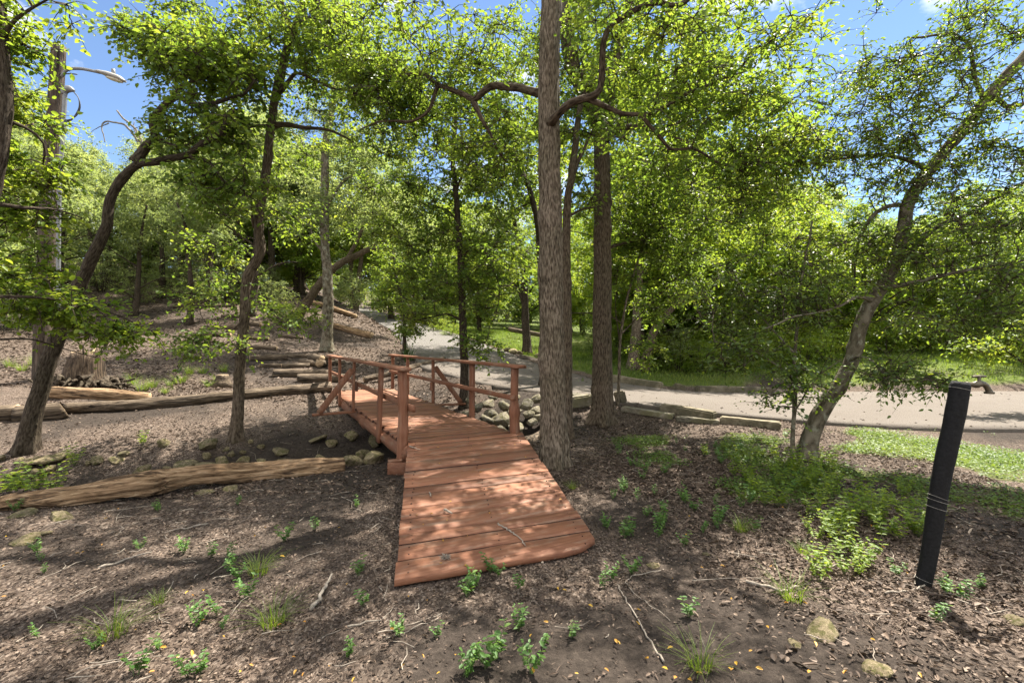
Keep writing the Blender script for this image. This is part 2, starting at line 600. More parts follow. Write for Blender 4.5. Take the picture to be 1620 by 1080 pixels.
def terrain(x, y, micro=True):
    x = np.asarray(x, float)
    y = np.asarray(y, float)
    sh = x.shape
    x = x.ravel()
    y = y.ravel()
    r = np.hypot(x, y - 15)
    k = np.minimum(1, 48 / np.maximum(r, 1e-6))
    cx, cy = x * k, 15 + (y - 15) * k
    z = TPSW[-3] + TPSW[-2] * cx + TPSW[-1] * cy
    for i in range(len(CTRL)):
        d2 = (cx - CTRL[i, 0]) ** 2 + (cy - CTRL[i, 1]) ** 2 + 1e-12
        z += TPSW[i] * .5 * d2 * np.log(d2)
    z += .13 * np.maximum(r - 46, 0) * (y > 5)
    dc, _ = poly_dist(x, y, CREEK[::2])
    z -= .42 * np.exp(-(dc / .72) ** 2) * sstep(1.2, .2, x) + .08 * np.exp(-(dc / 1.6) ** 2) * sstep(1.0, -1, x)
    dr, ir = poly_dist(x, y, ROADS[::2])
    RR = ROADS[::2][ir]
    w = sstep(RR[:, 3] + 1.1, RR[:, 3] - .1, dr)
    z = z * (1 - w) + (RR[:, 2] - .05) * w
    if micro:
        mm = (1 - w) * np.exp(-np.maximum(r - 25, 0) / 30)
        z += mm * (.035 * fbm(np.stack([x * .9, y * .9, 0 * x], 1), 3) + .018 * fbm(np.stack([x * 5, y * 5, 0 * x + 3], 1), 3))
    return z.reshape(sh)


def tz(x, y):
    return float(terrain(np.array([x]), np.array([y]))[0])


def fields(x, y):
    """litter 0..1 and green 0..1 over the ground."""
    x = np.asarray(x, float)
    y = np.asarray(y, float)
    nz = fbm(np.stack([x * .55, y * .55, 0 * x + 9], -1), 4)
    nz2 = fbm(np.stack([x * 1.7, y * 1.7, 0 * x + 4], -1), 3)
    lit = .74 + .85 * nz
    # bare trodden soil in front of the ramp and along its right side
    lit -= 1.0 * np.exp(-(((x - .35) / 1.0) ** 2 + ((y - 2.15) / .55) ** 2))
    lit -= .7 * np.exp(-(((x - 1.0) / .45) ** 2 + ((y - 4.0) / 1.2) ** 2))
    dc, _ = poly_dist(x.ravel(), y.ravel(), CREEK[::3])
    lit -= .85 * np.exp(-(dc.reshape(x.shape) / .75) ** 2)
    g = np.zeros_like(x)
    # ground cover by the drive at the right
    a = sstep(.75, 2.2, x) * sstep(3.7, 5.0, y + .22 * (x - 2)) * sstep(7.75, 7.2, y)
    g = np.maximum(g, a * (.47 + 1.35 * nz2))
    # lawn beyond the drive
    dr, ir = poly_dist(x.ravel(), y.ravel(), ROADS[::3])
    dr = dr.reshape(x.shape) - ROADS[::3][ir, 3].reshape(x.shape)
    lawn = sstep(.2, 1.0, dr) * sstep(-3.2, -1.2, x + .22 * (y - 19)) * sstep(11.8, 13.5, y)
    g = np.maximum(g, lawn * (.75 + .6 * nz))
    g = np.maximum(g, sstep(.45, .8, nz) * .4 * (y > 9))
    return np.clip(lit, 0, 1), np.clip(g, 0, 1)


def graded(n, a, half, c):
    u = np.linspace(-1, 1, n)
    return c + a * np.sinh(np.arcsinh(half / a) * u)


gx = graded(560, 2.2, 160, 0.0)
gy = graded(600, 2.2, 160, 4.0)
GX, GY = np.meshgrid(gx, gy)
GZ = terrain(GX, GY)
nyy, nxx = GX.shape
idx = np.arange(nxx * nyy).reshape(nyy, nxx)
Q = np.stack([idx[:-1, :-1], idx[:-1, 1:], idx[1:, 1:], idx[1:, :-1]], -1).reshape(-1, 4)
lit_a, green_a = fields(GX, GY)
me = mesh_np('ground', np.stack([GX, GY, GZ], -1), Q, mats=[M['ground']], vattr={'litter': lit_a.ravel(), 'green': green_a.ravel()})
tag(ob('ground', me), kind='structure')

# driveway: a slab that follows the road line
R2 = resample(ROAD, .25)
T = np.gradient(R2[:, :2], axis=0)
T /= np.linalg.norm(T, axis=1)[:, None]
Nn = np.stack([-T[:, 1], T[:, 0]], 1)
ACR = 15
uu = np.linspace(-1, 1, ACR)
V = []
for k in range(len(R2)):
    wob = R2[k, 3] + .10 * vnoise(np.array([[k * .17, 0, 0]]))[0]
    row = [(R2[k, 0] + Nn[k, 0] * u * wob, R2[k, 1] + Nn[k, 1] * u * wob, R2[k, 2] + .012 - .015 * u * u) for u in uu]
    row = [(row[0][0], row[0][1], row[0][2] - .14)] + row + [(row[-1][0], row[-1][1], row[-1][2] - .14)]
    V.append(row)
V = np.array(V)
nn_, mm_ = V.shape[:2]
idx = np.arange(nn_ * mm_).reshape(nn_, mm_)
Q = np.stack([idx[:-1, :-1], idx[1:, :-1], idx[1:, 1:], idx[:-1, 1:]], -1).reshape(-1, 4)
gravel = np.repeat(sstep(14, 20, R2[:, 1])[:, None], mm_, 1)
me = mesh_np('driveway', V, Q[:, ::-1], mats=[M['drive']], vattr={'gravel': gravel.ravel()})
tag(ob('driveway', me), kind='structure')


# ------------------------------------------------------------------ tubes
TUBE_CO = [None]


def tube(P, R, ns=10, ridge=0.0, rscale=6.0, cap=True, flare=None, seed=0.0, lump=0.0, knots=0):
    """One tube along P (n,3) with radii R -> V, quads, tris."""
    P = np.asarray(P, float)
    n = len(P)
    R = np.asarray(R, float)
    t = np.gradient(P, axis=0)
    t /= np.linalg.norm(t, axis=1)[:, None] + 1e-12
    ref = np.array([1.0, .05, .02]) if abs(t[0, 0]) < .8 else np.array([.05, 1.0, .02])
    a = ref - t[0] * np.dot(ref, t[0])
    a /= np.linalg.norm(a)
    A = [a]
    for k in range(1, n):
        a = A[-1] - t[k] * np.dot(A[-1], t[k])
        a /= np.linalg.norm(a) + 1e-12
        A.append(a)
    A = np.array(A)
    B = np.cross(t, A)
    th = np.arange(ns) / ns * 2 * np.pi
    s = np.concatenate([[0], np.cumsum(np.linalg.norm(np.diff(P, axis=0), axis=1))])
    rr = np.repeat(R[:, None], ns, 1)
    if lump:
        q = np.stack([np.cos(th)[None] * 1.2 + 0 * s[:, None], np.sin(th)[None] * 1.2 + 0 * s[:, None], s[:, None] * 2.2 + seed + 0 * th[None]], -1)
        rr = rr * (1 + lump * fbm(q, 3))
    if ridge:
        q = np.stack([np.cos(th)[None] * rscale + 0 * s[:, None], np.sin(th)[None] * rscale + 0 * s[:, None],
                      s[:, None] * 3.2 + seed + 0 * th[None]], -1)
        nz = fbm(q, 3)
        rr = rr * (1 + ridge * (1 - 2 * np.abs(nz)))
    for q in range(knots):
        rk = np.random.default_rng(int(seed * 31 + q))
        s0, t0, w0 = rk.uniform(.3, s[-1] * .7), rk.uniform(0, 6.28), rk.uniform(.05, .12)
        dth = np.abs((th - t0 + np.pi) % (2 * np.pi) - np.pi)
        e = (dth[None] * R.mean() / w0) ** 2 + ((s[:, None] - s0) / w0) ** 2
        rr = rr + R.mean() * (.30 * np.exp(-e * 1.2) - .14 * np.exp(-e * 6))
    if flare:
        amp, h, lobes = flare
        rr = rr * (1 + amp * np.exp(-s / h)[:, None] * (.75 + .45 * np.cos(lobes * th + seed)[None]))
    V = P[:, None] + rr[..., None] * (np.cos(th)[None, :, None] * A[:, None] + np.sin(th)[None, :, None] * B[:, None])
    idx = np.arange(n * ns).reshape(n, ns)
    nx = np.roll(idx, -1, 1)
    Q = np.stack([idx[:-1], nx[:-1], nx[1:], idx[1:]], -1).reshape(-1, 4)
    V = V.reshape(-1, 3)
    rb = np.repeat(np.full((n, 1), float(np.mean(R))), ns, 1)
    co = np.stack([np.cos(th)[None] * rb, np.sin(th)[None] * rb, np.repeat(s[:, None], ns, 1) + seed * 3.7], -1).reshape(-1, 3)
    TUBE_CO[0] = np.vstack([co, co[:2]]) if cap else co
    Tt = np.zeros((0, 3), int)
    if cap:
        V = np.vstack([V, P[:1], P[-1:]])
        c0, c1 = n * ns, n * ns + 1
        Tt = np.vstack([np.stack([idx[0], np.full(ns, c0), nx[0]], 1)[:, [0, 1, 2]], np.stack([idx[-1], nx[-1], np.full(ns, c1)], 1)])
    return V, Q, Tt


class Geo:
    def __init__(self):
        self.V, self.Q, self.T, self.n = [], [], [], 0
        self.fq, self.ft = [], []

    def add(self, V, Q=None, T=None, fa=None, fb=None):
        V = np.asarray(V, float).reshape(-1, 3)
        self.V.append(V)
        if Q is not None and len(Q):
            self.Q.append(np.asarray(Q) + self.n)
            if fa is not None:
                self.fq.append(np.broadcast_to(fa, (len(Q),)))
        if T is not None and len(T):
            self.T.append(np.asarray(T) + self.n)
            if fb is not None or fa is not None:
                self.ft.append(np.broadcast_to(fb if fb is not None else fa, (len(T),)))
        self.n += len(V)

    def mesh(self, name, mats, smooth=True, attr_name=None, mat_index=None, vvec=None):
        V = np.concatenate(self.V)
        q = np.concatenate(self.Q) if self.Q else None
        t = np.concatenate(self.T) if self.T else None
        fa = None
        if attr_name:
            fa = {attr_name: np.concatenate(self.fq + self.ft)}
        return mesh_np(name, V, q, t, mats, smooth, fa, mat_index=mat_index, vvec=vvec)


def multi_tubes(P, R, ns=5):
    """Many short tubes at once: P (N,n,3), R (N,n) -> V, Q."""
    N, n = P.shape[:2]
    t = np.gradient(P, axis=1)
    t /= np.linalg.norm(t, axis=2)[..., None] + 1e-12
    ref = np.where(np.abs(t[:, :1, 2:3]) > .9, np.array([1.0, 0, 0]), np.array([0, 0, 1.0]))
    A = np.cross(t, np.broadcast_to(ref, t.shape))
    A /= np.linalg.norm(A, axis=2)[..., None] + 1e-12
    B = np.cross(t, A)
    th = np.arange(ns) / ns * 2 * np.pi
    V = P[:, :, None] + R[:, :, None, None] * (np.cos(th)[None, None, :, None] * A[:, :, None] + np.sin(th)[None, None, :, None] * B[:, :, None])
    idx = np.arange(N * n * ns).reshape(N, n, ns)
    nx = np.roll(idx, -1, 2)
    Q = np.stack([idx[:, :-1], nx[:, :-1], nx[:, 1:], idx[:, 1:]], -1).reshape(-1, 4)
    return V.reshape(-1, 3), Q


def unit(v):
    return v / (np.linalg.norm(v, axis=-1, keepdims=True) + 1e-12)


def leaves_geo(P, A, Nm, L, Wd, fold=.12, detailed=True):
    """Leaf blades at P pointing along A with normal Nm."""
    A = unit(A)
    Nm = unit(Nm - A * np.sum(A * Nm, -1, keepdims=True))
    B = np.cross(Nm, A)
    L = L[:, None]
    Wd = Wd[:, None]
    if detailed:
        v0 = P
        l1 = P + .30 * L * A + .48 * Wd * B + fold * Wd * Nm
        l2 = P + .70 * L * A + .40 * Wd * B + fold * Wd * Nm - .04 * L * Nm
        tp = P + L * A - .14 * L * Nm
        r2 = P + .70 * L * A - .40 * Wd * B + fold * Wd * Nm - .04 * L * Nm
        r1 = P + .30 * L * A - .48 * Wd * B + fold * Wd * Nm
        V = np.stack([v0, l1, l2, tp, r2, r1], 1)
        i = np.arange(len(P))[:, None] * 6
        Q = np.concatenate([i + np.array([[0, 3, 2, 1]]), i + np.array([[0, 5, 4, 3]])], 1).reshape(-1, 4)
        return V.reshape(-1, 3), Q, None, 2
    v0 = P
    l1 = P + .45 * L * A + .5 * Wd * B + fold * Wd * Nm
    tp = P + L * A - .1 * L * Nm
    r1 = P + .45 * L * A - .5 * Wd * B + fold * Wd * Nm
    V = np.stack([v0, l1, tp, r1], 1)
    i = np.arange(len(P))[:, None] * 4
    T = np.concatenate([i + np.array([[0, 2, 1]]), i + np.array([[0, 3, 2]])], 1).reshape(-1, 3)
    return V.reshape(-1, 3), None, T, 2


def blob_points(center, rad, n, rng, mind=.0):
    out = []
    tries = 0
    c = np.asarray(center, float)
    rad = np.asarray(rad, float)
    while len(out) < n and tries < n * 30:
        tries += 1
        d = rng.normal(size=3)
        d /= np.linalg.norm(d)
        p = c + d * rad * rng.random() ** .42
        if mind and out and np.min(np.linalg.norm(np.array(out) - p, axis=1)) < mind:
            if tries < n * 20:
                continue
        out.append(p)
    return np.array(out)


def foliage(clumps, crad, rng, twigs=7, per=12, lsize=.06, lw=.6, flat=.45, detailed=True, droop=.25, tint_spread=.32):
    """Leaves and twigs round every clump centre."""
    C = len(clumps)
    crad = np.broadcast_to(crad, (C,)) * rng.uniform(.7, 1.3, C)
    D = rng.normal(size=(C, twigs, 3))
    D[..., 2] *= flat
    D = unit(D)
    Lt = crad[:, None] * rng.uniform(.55, 1.15, (C, twigs))
    tips = clumps[:, None] + D * Lt[..., None] - np.array([0, 0, 1.0]) * (Lt * droop * rng.random((C, twigs)))[..., None]
    st = np.repeat(clumps[:, None], twigs, 1)
    # twig tubes
    mid = (st + tips) / 2 + np.array([0, 0, 1.0]) * (Lt * .08)[..., None]
    TP = np.stack([st, mid, tips], 2).reshape(-1, 3, 3)
    TR = np.tile(np.array([.006, .004, .0015]), (len(TP), 1)) * np.clip(lsize / .06, .7, 2.2)
    # leaves
    t = (np.arange(per)[None, None] + rng.random((C, twigs, per))) / per
    t = .12 + .95 * t
    pos = st[:, :, None] + (tips - st)[:, :, None] * t[..., None] + np.array([0, 0, 1.0]) * (Lt[..., None] * .16 * t * (1 - t))[..., None]
    sgn = np.where(np.arange(per) % 2 == 0, 1.0, -1.0)[None, None, :, None]
    side = np.cross(D, np.array([0, 0, 1.0]))
    side = unit(side)
    A = D[:, :, None] * .55 + side[:, :, None] * sgn * .9 + rng.normal(size=pos.shape) * .35
    A[..., 2] -= .28
    Nm = rng.normal(size=pos.shape) * .55 + np.array([0, 0, 1.0])
    pos = pos + rng.normal(size=pos.shape) * (lsize * .35)
    L = lsize * rng.uniform(.5, 1.35, pos.shape[:3])
    tint = np.clip(.42 + rng.normal(size=(C, 1, 1)) * tint_spread * .55 + rng.normal(size=pos.shape[:3]) * tint_spread * .5, 0, 1)
    n = pos.shape[0] * twigs * per
    V, Q, T, k = leaves_geo(pos.reshape(n, 3), A.reshape(n, 3), Nm.reshape(n, 3), L.ravel(), L.ravel() * lw, detailed=detailed)
    return V, Q, T, np.repeat(tint.ravel(), k), TP, TR


def grow(limbs, clumps, rng, rtip=.006, rmax=.035, sag=.12, step=.25):
    """Branches from the limbs out to every clump centre."""
    nodes, nrad = [], []
    for P, R in limbs:
        nodes.extend(P[len(P) // 6:])
        nrad.extend(R[len(P) // 6:])
    nodes = list(nodes)
    nrad = list(nrad)
    cen = np.mean(nodes, axis=0)
    order = np.argsort([np.min(np.linalg.norm(np.array(nodes) - c, axis=1)) for c in clumps])
    BP, BR = [], []
    arr = np.zeros((len(nodes) + len(clumps) * 4, 3))
    cost0 = np.zeros(len(arr))
    arr[:len(nodes)] = nodes
    cnt = len(nodes)
    rads = np.zeros(len(arr))
    rads[:cnt] = nrad
    for ci in order:
        c = clumps[ci]
        d = c - arr[:cnt]
        dist = np.linalg.norm(d, axis=1)
        cost = dist + cost0[:cnt] + .35 * np.maximum(0, -d[:, 2])
        k = int(np.argmin(cost))
        a = arr[k]
        Ld = dist[k]
        if Ld < .05:
            continue
        u = (c - a) / Ld
        perp = rng.normal(size=3)
        perp -= u * np.dot(perp, u)
        perp /= np.linalg.norm(perp) + 1e-9
        perp = perp * .6 + np.array([0, 0, .5])
        b1 = a + u * Ld * .33 + perp * Ld * sag * rng.uniform(.3, 1.3) + rng.normal(size=3) * Ld * .05
        b2 = a + u * Ld * .68 + perp * Ld * sag * rng.uniform(-.2, .9) + rng.normal(size=3) * Ld * .06
        pts = np.array([a, a + (b1 - a) * .5 + rng.normal(size=3) * Ld * .02, b1, (b1 + b2) / 2 + rng.normal(size=3) * Ld * .03, b2, c])
        r0 = min(rads[k] * .75, rmax, rtip + .011 * Ld)
        r0 = max(r0, rtip)
        rr = np.linspace(r0, rtip * .7, 6)
        BP.append(pts)
        BR.append(rr)
        for q, rq in ((b1, rr[2]), (b2, rr[4]), (c, rr[5])):
            arr[cnt] = q
            rads[cnt] = rq
            cost0[cnt] = .12
            cnt += 1
    return np.array(BP), np.array(BR)


def limb(pts, r0, r1, step=.12, jit=.012, rng=RNG):
    P = resample(np.asarray(pts, float), step)
    n = len(P)
    P[1:-1] += rng.normal(size=(n - 2, 3)) * jit
    # smooth once
    P[1:-1] = (P[:-2] + 2 * P[1:-1] + P[2:]) / 4
    s = np.linspace(0, 1, n)
    return P, r0 + (r1 - r0) * s ** .9


def build_tree(name, label, cat, base, limbs, clumps, crad, leaf, bark, seed, group=None, lsize=.06, twigs=7, per=12, lw=.6,
               detailed=True, trunk_sides=28, ridge=.08, flare=(.75, .20, 5), twig_geo=True, rmax=.035, flat=.6, droop=.25, rot=0.0):
    """limbs: [(P, R)] in world space, the first is the trunk; clumps in world space."""
    rng = np.random.default_rng(seed)
    base = np.asarray(base, float)
    root = empty(name, tuple(base), label, cat, group, rot)
    g = Geo()
    cos_, mi_, mt_ = [], [], []
    for k, (P, R) in enumerate(limbs):
        big = R[0] > .045
        V, Q, T = tube(P - base, R, trunk_sides if k == 0 else (16 if big else 8), ridge if big else .05, max(3, min(9, R[0] * 45)),
                       flare=flare if k == 0 else (.35, .1, 3), seed=seed + k, lump=.10 if k == 0 else .15, knots=7 if k == 0 else 0)
        w_ = 0 if k == 0 or R[0] > .07 else 1
        mi_ += [w_] * len(Q)
        mt_ += [w_] * len(T)
        g.add(V, Q, T)
        cos_.append(TUBE_CO[0])
    tm = g.mesh('trunk', [bark, M['bark_limb'] if bark is M['bark'] or bark is M['bark_brown'] else bark], vvec={'bark_co': np.concatenate(cos_)}, mat_index=mi_ + mt_)
    ob('trunk', tm, root)
    g2 = Geo()
    if len(clumps):
        BP, BR = grow(limbs, clumps, rng, rmax=rmax)
        if len(BP):
            V, Q = multi_tubes(BP - base, BR, 6)
            g2.add(V, Q)
        V, Q, T, tint, TP, TR = foliage(clumps, crad, rng, twigs, per, lsize, lw, flat, detailed, droop)
        if twig_geo:
            v2, q2 = multi_tubes(TP - base, TR, 3)
            g2.add(v2, q2)
        bV = np.concatenate(g2.V) if g2.n else np.zeros((0, 3))
        bQ = np.concatenate(g2.Q) if g2.n else np.zeros((0, 4), int)
        nb = len(bV)
        lq = np.zeros((0, 4), int) if Q is None else Q + nb
        lt = np.zeros((0, 3), int) if T is None else T + nb
        me = mesh_np('crown', np.vstack([bV, V - base]), np.vstack([bQ, lq]), lt, [leaf, M['twig']], False, {'tint': np.concatenate([np.zeros(len(bQ)), tint])},
                     mat_index=np.concatenate([np.ones(len(bQ), int), np.zeros(len(lq) + len(lt), int)]))
        ob('crown', me, root)
    return root


DENS = 1.45


def blobs(specs, seed):
    """specs: (centre, radii, count)."""
    rng = np.random.default_rng(seed)
    return np.concatenate([blob_points(c, np.asarray(r) * 1.08, int(n * DENS), rng, .14 * min(r)) for c, r, n in specs])


def ground_pt(px, d, dz=0.0):
    x = (px - 810.0) / F * d
    return np.array([x, d, tz(x, d) + dz])


def path(base, pts, d=None):
    """A limb: a base point and photo points with depths."""
    out = [np.asarray(base, float)] if base is not None else []
    for p in pts:
        out.append(W(p[0], p[1], p[2] if len(p) > 2 else d))
    return np.array(out)


# ------------------------------------------------------------------ the near trees
# T1: the big straight trunk beside the ramp
b1 = ground_pt(877, 5.66, -.06)
t1 = path(b1, [(876, 690, 5.66), (874, 600, 5.66), (873, 480, 5.68), (871, 360, 5.68), (869, 240, 5.68), (868, 150, 5.68), (870, 60, 5.7), (874, -60, 5.75),
               (880, -220, 5.9), (872, -420, 6.0)])
L1 = [limb(t1, .138, .10, .05, .003),
      limb(path(None, [(869, 198, 5.60), (887, 177, 5.40), (902, 163, 5.3), (925, 157, 5.25), (944, 150, 5.2), (953, 127, 5.2), (953, 93, 5.15), (959, 50, 5.1),
                       (976, 32, 5.05), (1000, 20, 5.0), (1034, 4, 5.0), (1072, 12, 4.95), (1115, -25, 4.9), (1170, -80, 4.9)]), .044, .018, .08, .008),
      limb(path(None, [(868, 150, 5.72), (845, 146, 5.8), (817, 138, 5.9), (776, 136, 6.0), (757, 152, 6.05), (748, 160, 6.1), (735, 149, 6.15), (715, 143, 6.2), (692, 135, 6.3),
                       (672, 118, 6.4), (640, 118, 6.5), (603, 128, 6.7), (560, 120, 6.9)]), .050, .013, .08, .008),
      limb(path(None, [(750, 160, 6.1), (757, 175, 6.1), (762, 190, 6.1), (772, 203, 6.15), (785, 235, 6.2), (800, 255, 6.3)]), .034, .01, .08, .008),
      limb(path(None, [(692, 136, 6.3), (686, 160, 6.3), (675, 180, 6.3), (652, 192, 6.35), (607, 191, 6.5), (570, 205, 6.6)]), .026, .009, .08, .008),
      limb(path(None, [(930, 156, 5.25), (960, 170, 5.3), (985, 181, 5.3), (1020, 182, 5.3), (1050, 172, 5.3), (1082, 150, 5.3), (1130, 130, 5.3), (1190, 110, 5.4)]), .030, .010, .08, .008),
      limb(path(None, [(1013, 181, 5.3), (1030, 202, 5.3), (1055, 230, 5.35), (1068, 240, 5.4), (1096, 234, 5.4), (1130, 255, 5.5), (1190, 275, 5.6)]), .022, .008, .08, .008),
      limb(path(None, [(870, 40, 5.7), (900, -20, 6.0), (960, -110, 6.5), (1040, -220, 7.2)]), .08, .04, .15, .01),
      limb(path(None, [(874, -60, 5.75), (800, -150, 6.2), (700, -230, 7.0)]), .07, .03, .15, .01)]
C1 = blobs([(W(700, 110, 6.8), (1.3, 1.1, .75), 46), (W(640, 170, 6.9), (1.0, .9, .7), 30), (W(780, 235, 6.5), (.55, .6, .45), 14),
            (W(1010, 40, 5.2), (.9, .8, .5), 13), (W(1120, 60, 5.2), (1.0, .8, .7), 20), (W(1060, 180, 5.6), (.8, .7, .5), 13), (W(1180, 190, 5.6), (.8, .7, .7), 24),
            (W(1180, 290, 5.9), (.6, .6, .5), 16), (W(560, 60, 7.2), (1.0, 1.0, .8), 24),
            (np.array([1.2, 6.8, 7.6]), (2.0, 1.6, 1.1), 24), (np.array([.9, 4.8, 7.2]), (.7, .4, .3), 5), (np.array([3.2, 5.0, 7.2]), (.9, .5, .4), 8)], 101)  # last two clumps: unseen overhead, added to shade the foreground
build_tree('elm_tree', 'tall straight grey-barked tree right beside the red ramp, nearest of the big trunks', 'tree', b1, L1, C1, .47, M['leaf'], M['bark'], 1,
           trunk_sides=72, ridge=.10, lsize=.058, twigs=8, per=12)

# T2: the second big trunk, behind and to the right
b2 = ground_pt(952, 8.4, -.06)
t2 = path(b2, [(953, 640, 8.4), (953, 560, 8.4), (953, 430, 8.4), (953, 320, 8.4), (952, 240, 8.4), (948, 200, 8.4), (930, 155, 8.4), (915, 125, 8.4), (902, 90, 8.45),
               (896, 40, 8.5), (890, -40, 8.6), (900, -150, 8.8)])
L2 = [limb(t2, .165, .10, .06, .003),
      limb(path(None, [(955, 215, 8.4), (962, 170, 8.4), (968, 120, 8.5), (985, 50, 8.6), (1010, -50, 8.9), (1050, -160, 9.4)]), .10, .05, .1, .008),
      limb(path(None, [(956, 225, 8.35), (975, 205, 8.2), (1010, 200, 8.0), (1060, 215, 7.9), (1120, 250, 7.9), (1180, 300, 8.0)]), .05, .014, .1, .01),
      limb(path(None, [(953, 395, 8.45), (985, 385, 8.8), (1020, 375, 9.0), (1060, 350, 9.3)]), .03, .01, .1, .01),
      limb(path(None, [(945, 300, 8.5), (925, 330, 8.9), (905, 345, 9.2)]), .022, .01, .1, .01)]
C2 = blobs([(W(1020, 120, 8.5), (1.5, 1.2, 1.1), 42), (W(1150, 140, 8.4), (1.5, 1.2, 1.2), 40), (W(1120, 280, 8.4), (1.3, 1.2, .9), 34), (W(1000, 300, 8.8), (.7, .7, .7), 18),
            (W(1040, 370, 9.2), (.9, .8, .6), 20), (W(900, 60, 9.0), (1.0, .9, 1.0), 20), (np.array([2.4, 10.0, 9.3]), (2.6, 2.0, 1.5), 45), (W(1230, 320, 8.2), (.8, .8, .6), 18)], 102)
build_tree('elm_tree', 'big brown-barked trunk standing just right of the nearest big trunk, before the kerb stones', 'tree', b2, L2, C2, .50, M['leaf'], M['bark_brown'], 2,
           trunk_sides=64, ridge=.09, lsize=.066, twigs=8, per=12)

# T3: a thinner stem right behind T1, forking high, and its companion leaning left
b3 = ground_pt(896, 7.3, -.05)
t3 = path(b3, [(897, 560, 7.3), (896, 450, 7.3), (896, 350, 7.3), (902, 290, 7.3), (909, 240, 7.35), (915, 190, 7.5), (925, 110, 7.8)])
L3 = [limb(t3, .09, .035, .08, .005), limb(path(None, [(904, 285, 7.3), (912, 262, 7.3), (922, 240, 7.4), (938, 205, 7.6)]), .035, .015, .08, .006),
      limb(path(None, [(896, 345, 7.3), (920, 332, 7.4), (950, 325, 7.6)]), .022, .008, .08, .006)]
C3 = blobs([(W(920, 190, 7.6), (.7, .7, .7), 18), (W(915, 90, 8.0), (1.0, .9, .8), 20), (W(925, 320, 7.8), (.4, .5, .4), 6)], 103)
build_tree('elm_tree', 'slim trunk half hidden behind the right edge of the nearest big trunk', 'tree', b3, L3, C3, .36, M['leaf'], M['bark_brown'], 3, lsize=.06)
b3 = ground_pt(862, 10.8, -.05)
t3 = path(b3, [(860, 520, 10.8), (857, 450, 10.8), (853, 390, 10.8), (848, 340, 10.8), (838, 300, 10.8), (828, 275, 10.9), (815, 235, 11.2), (805, 180, 11.6)])
L3 = [limb(t3, .10, .03, .1, .006), limb(path(None, [(832, 282, 10.8), (810, 276, 10.7), (780, 282, 10.6), (750, 270, 10.6)]), .03, .01, .1, .006),
      limb(path(None, [(843, 318, 10.8), (820, 330, 11), (790, 345, 11.2)]), .02, .008, .1, .006)]
C3 = blobs([(W(790, 220, 11), (1.5, 1.2, 1.0), 40), (W(790, 300, 10.8), (1.1, 1.0, .7), 24), (W(820, 130, 11.6), (1.4, 1.2, 1.0), 30)], 104)
build_tree('elm_tree', 'dark stem leaning left from behind the left edge of the nearest big trunk', 'tree', b3, L3, C3, .45, M['leaf'], M['bark_dark'], 4, lsize=.075)

# T4: slim dark trunk behind the right bridge rail
b4 = ground_pt(735, 9.5, -.05)
t4 = path(b4, [(735, 600, 9.5), (733, 540, 9.5), (731, 470, 9.5), (728, 400, 9.5), (724, 345, 9.5), (721, 295, 9.5), (716, 250, 9.6), (720, 190, 9.8), (712, 120, 10)])
L4 = [limb(t4, .085, .03, .08, .006), limb(path(None, [(731, 508, 9.5), (715, 498, 9.4), (700, 497, 9.3), (682, 502, 9.2), (665, 505, 9.1)]), .022, .008, .08, .006),
      limb(path(None, [(722, 300, 9.5), (735, 268, 9.4), (752, 245, 9.3), (765, 228, 9.3), (772, 205, 9.3)]), .025, .008, .08, .006),
      limb(path(None, [(724, 350, 9.5), (705, 330, 9.6), (680, 328, 9.7), (648, 310, 9.8)]), .022, .008, .08, .006),
      limb(path(None, [(729, 410, 9.5), (755, 385, 9.2), (775, 415, 9.0), (790, 460, 8.9), (782, 505, 8.9)]), .022, .007, .08, .006)]
C4 = blobs([(W(640, 330, 9.8), (1.2, 1.1, .8), 29), (W(720, 380, 9.8), (1.2, 1.1, .7), 32), (W(690, 445, 9.3), (.9, .9, .45), 19), (W(790, 420, 9.2), (.7, .8, .55), 17),
            (W(770, 545, 8.9), (.5, .4, .18), 6), (W(730, 250, 9.8), (1.3, 1.1, .8), 30), (W(660, 505, 9.1), (.35, .35, .2), 4), (W(700, 180, 10.2), (1.3, 1.1, .9), 24),
            (W(775, 490, 8.9), (.35, .35, .35), 6)], 105)
build_tree('elm_tree', 'slender dark-trunked tree rising behind the right bridge rail', 'tree', b4, L4, C4, .46, M['leaf'], M['bark_dark'], 5, lsize=.066)

# T5: lawn tree
b5 = ground_pt(834, 18.5, -.05)
t5 = path(b5, [(833, 540, 18.5), (831, 500, 18.5), (830, 470, 18.5), (827, 435, 18.5), (823, 405, 18.5), (815, 360, 18.8), (808, 300, 19)])
L5 = [limb(t5, .16, .06, .15, .01), limb(path(None, [(830, 485, 18.5), (818, 455, 18.3), (800, 440, 18.2), (775, 425, 18)]), .07, .025, .15, .01)]
C5 = blobs([(W(800, 330, 18.5), (2.4, 2, 1.6), 60), (W(770, 410, 18.3), (1.6, 1.5, .8), 28), (W(850, 400, 18.6), (1.2, 1.2, .9), 22), (W(830, 250, 19), (2.2, 2, 1.5), 40)], 106)
build_tree('lawn_tree', 'single tree standing on the sunlit lawn beyond the driveway', 'tree', b5, L5, C5, .55, M['leaf_bright'], M['bark_dark'], 6, lsize=.09, twig_geo=False)

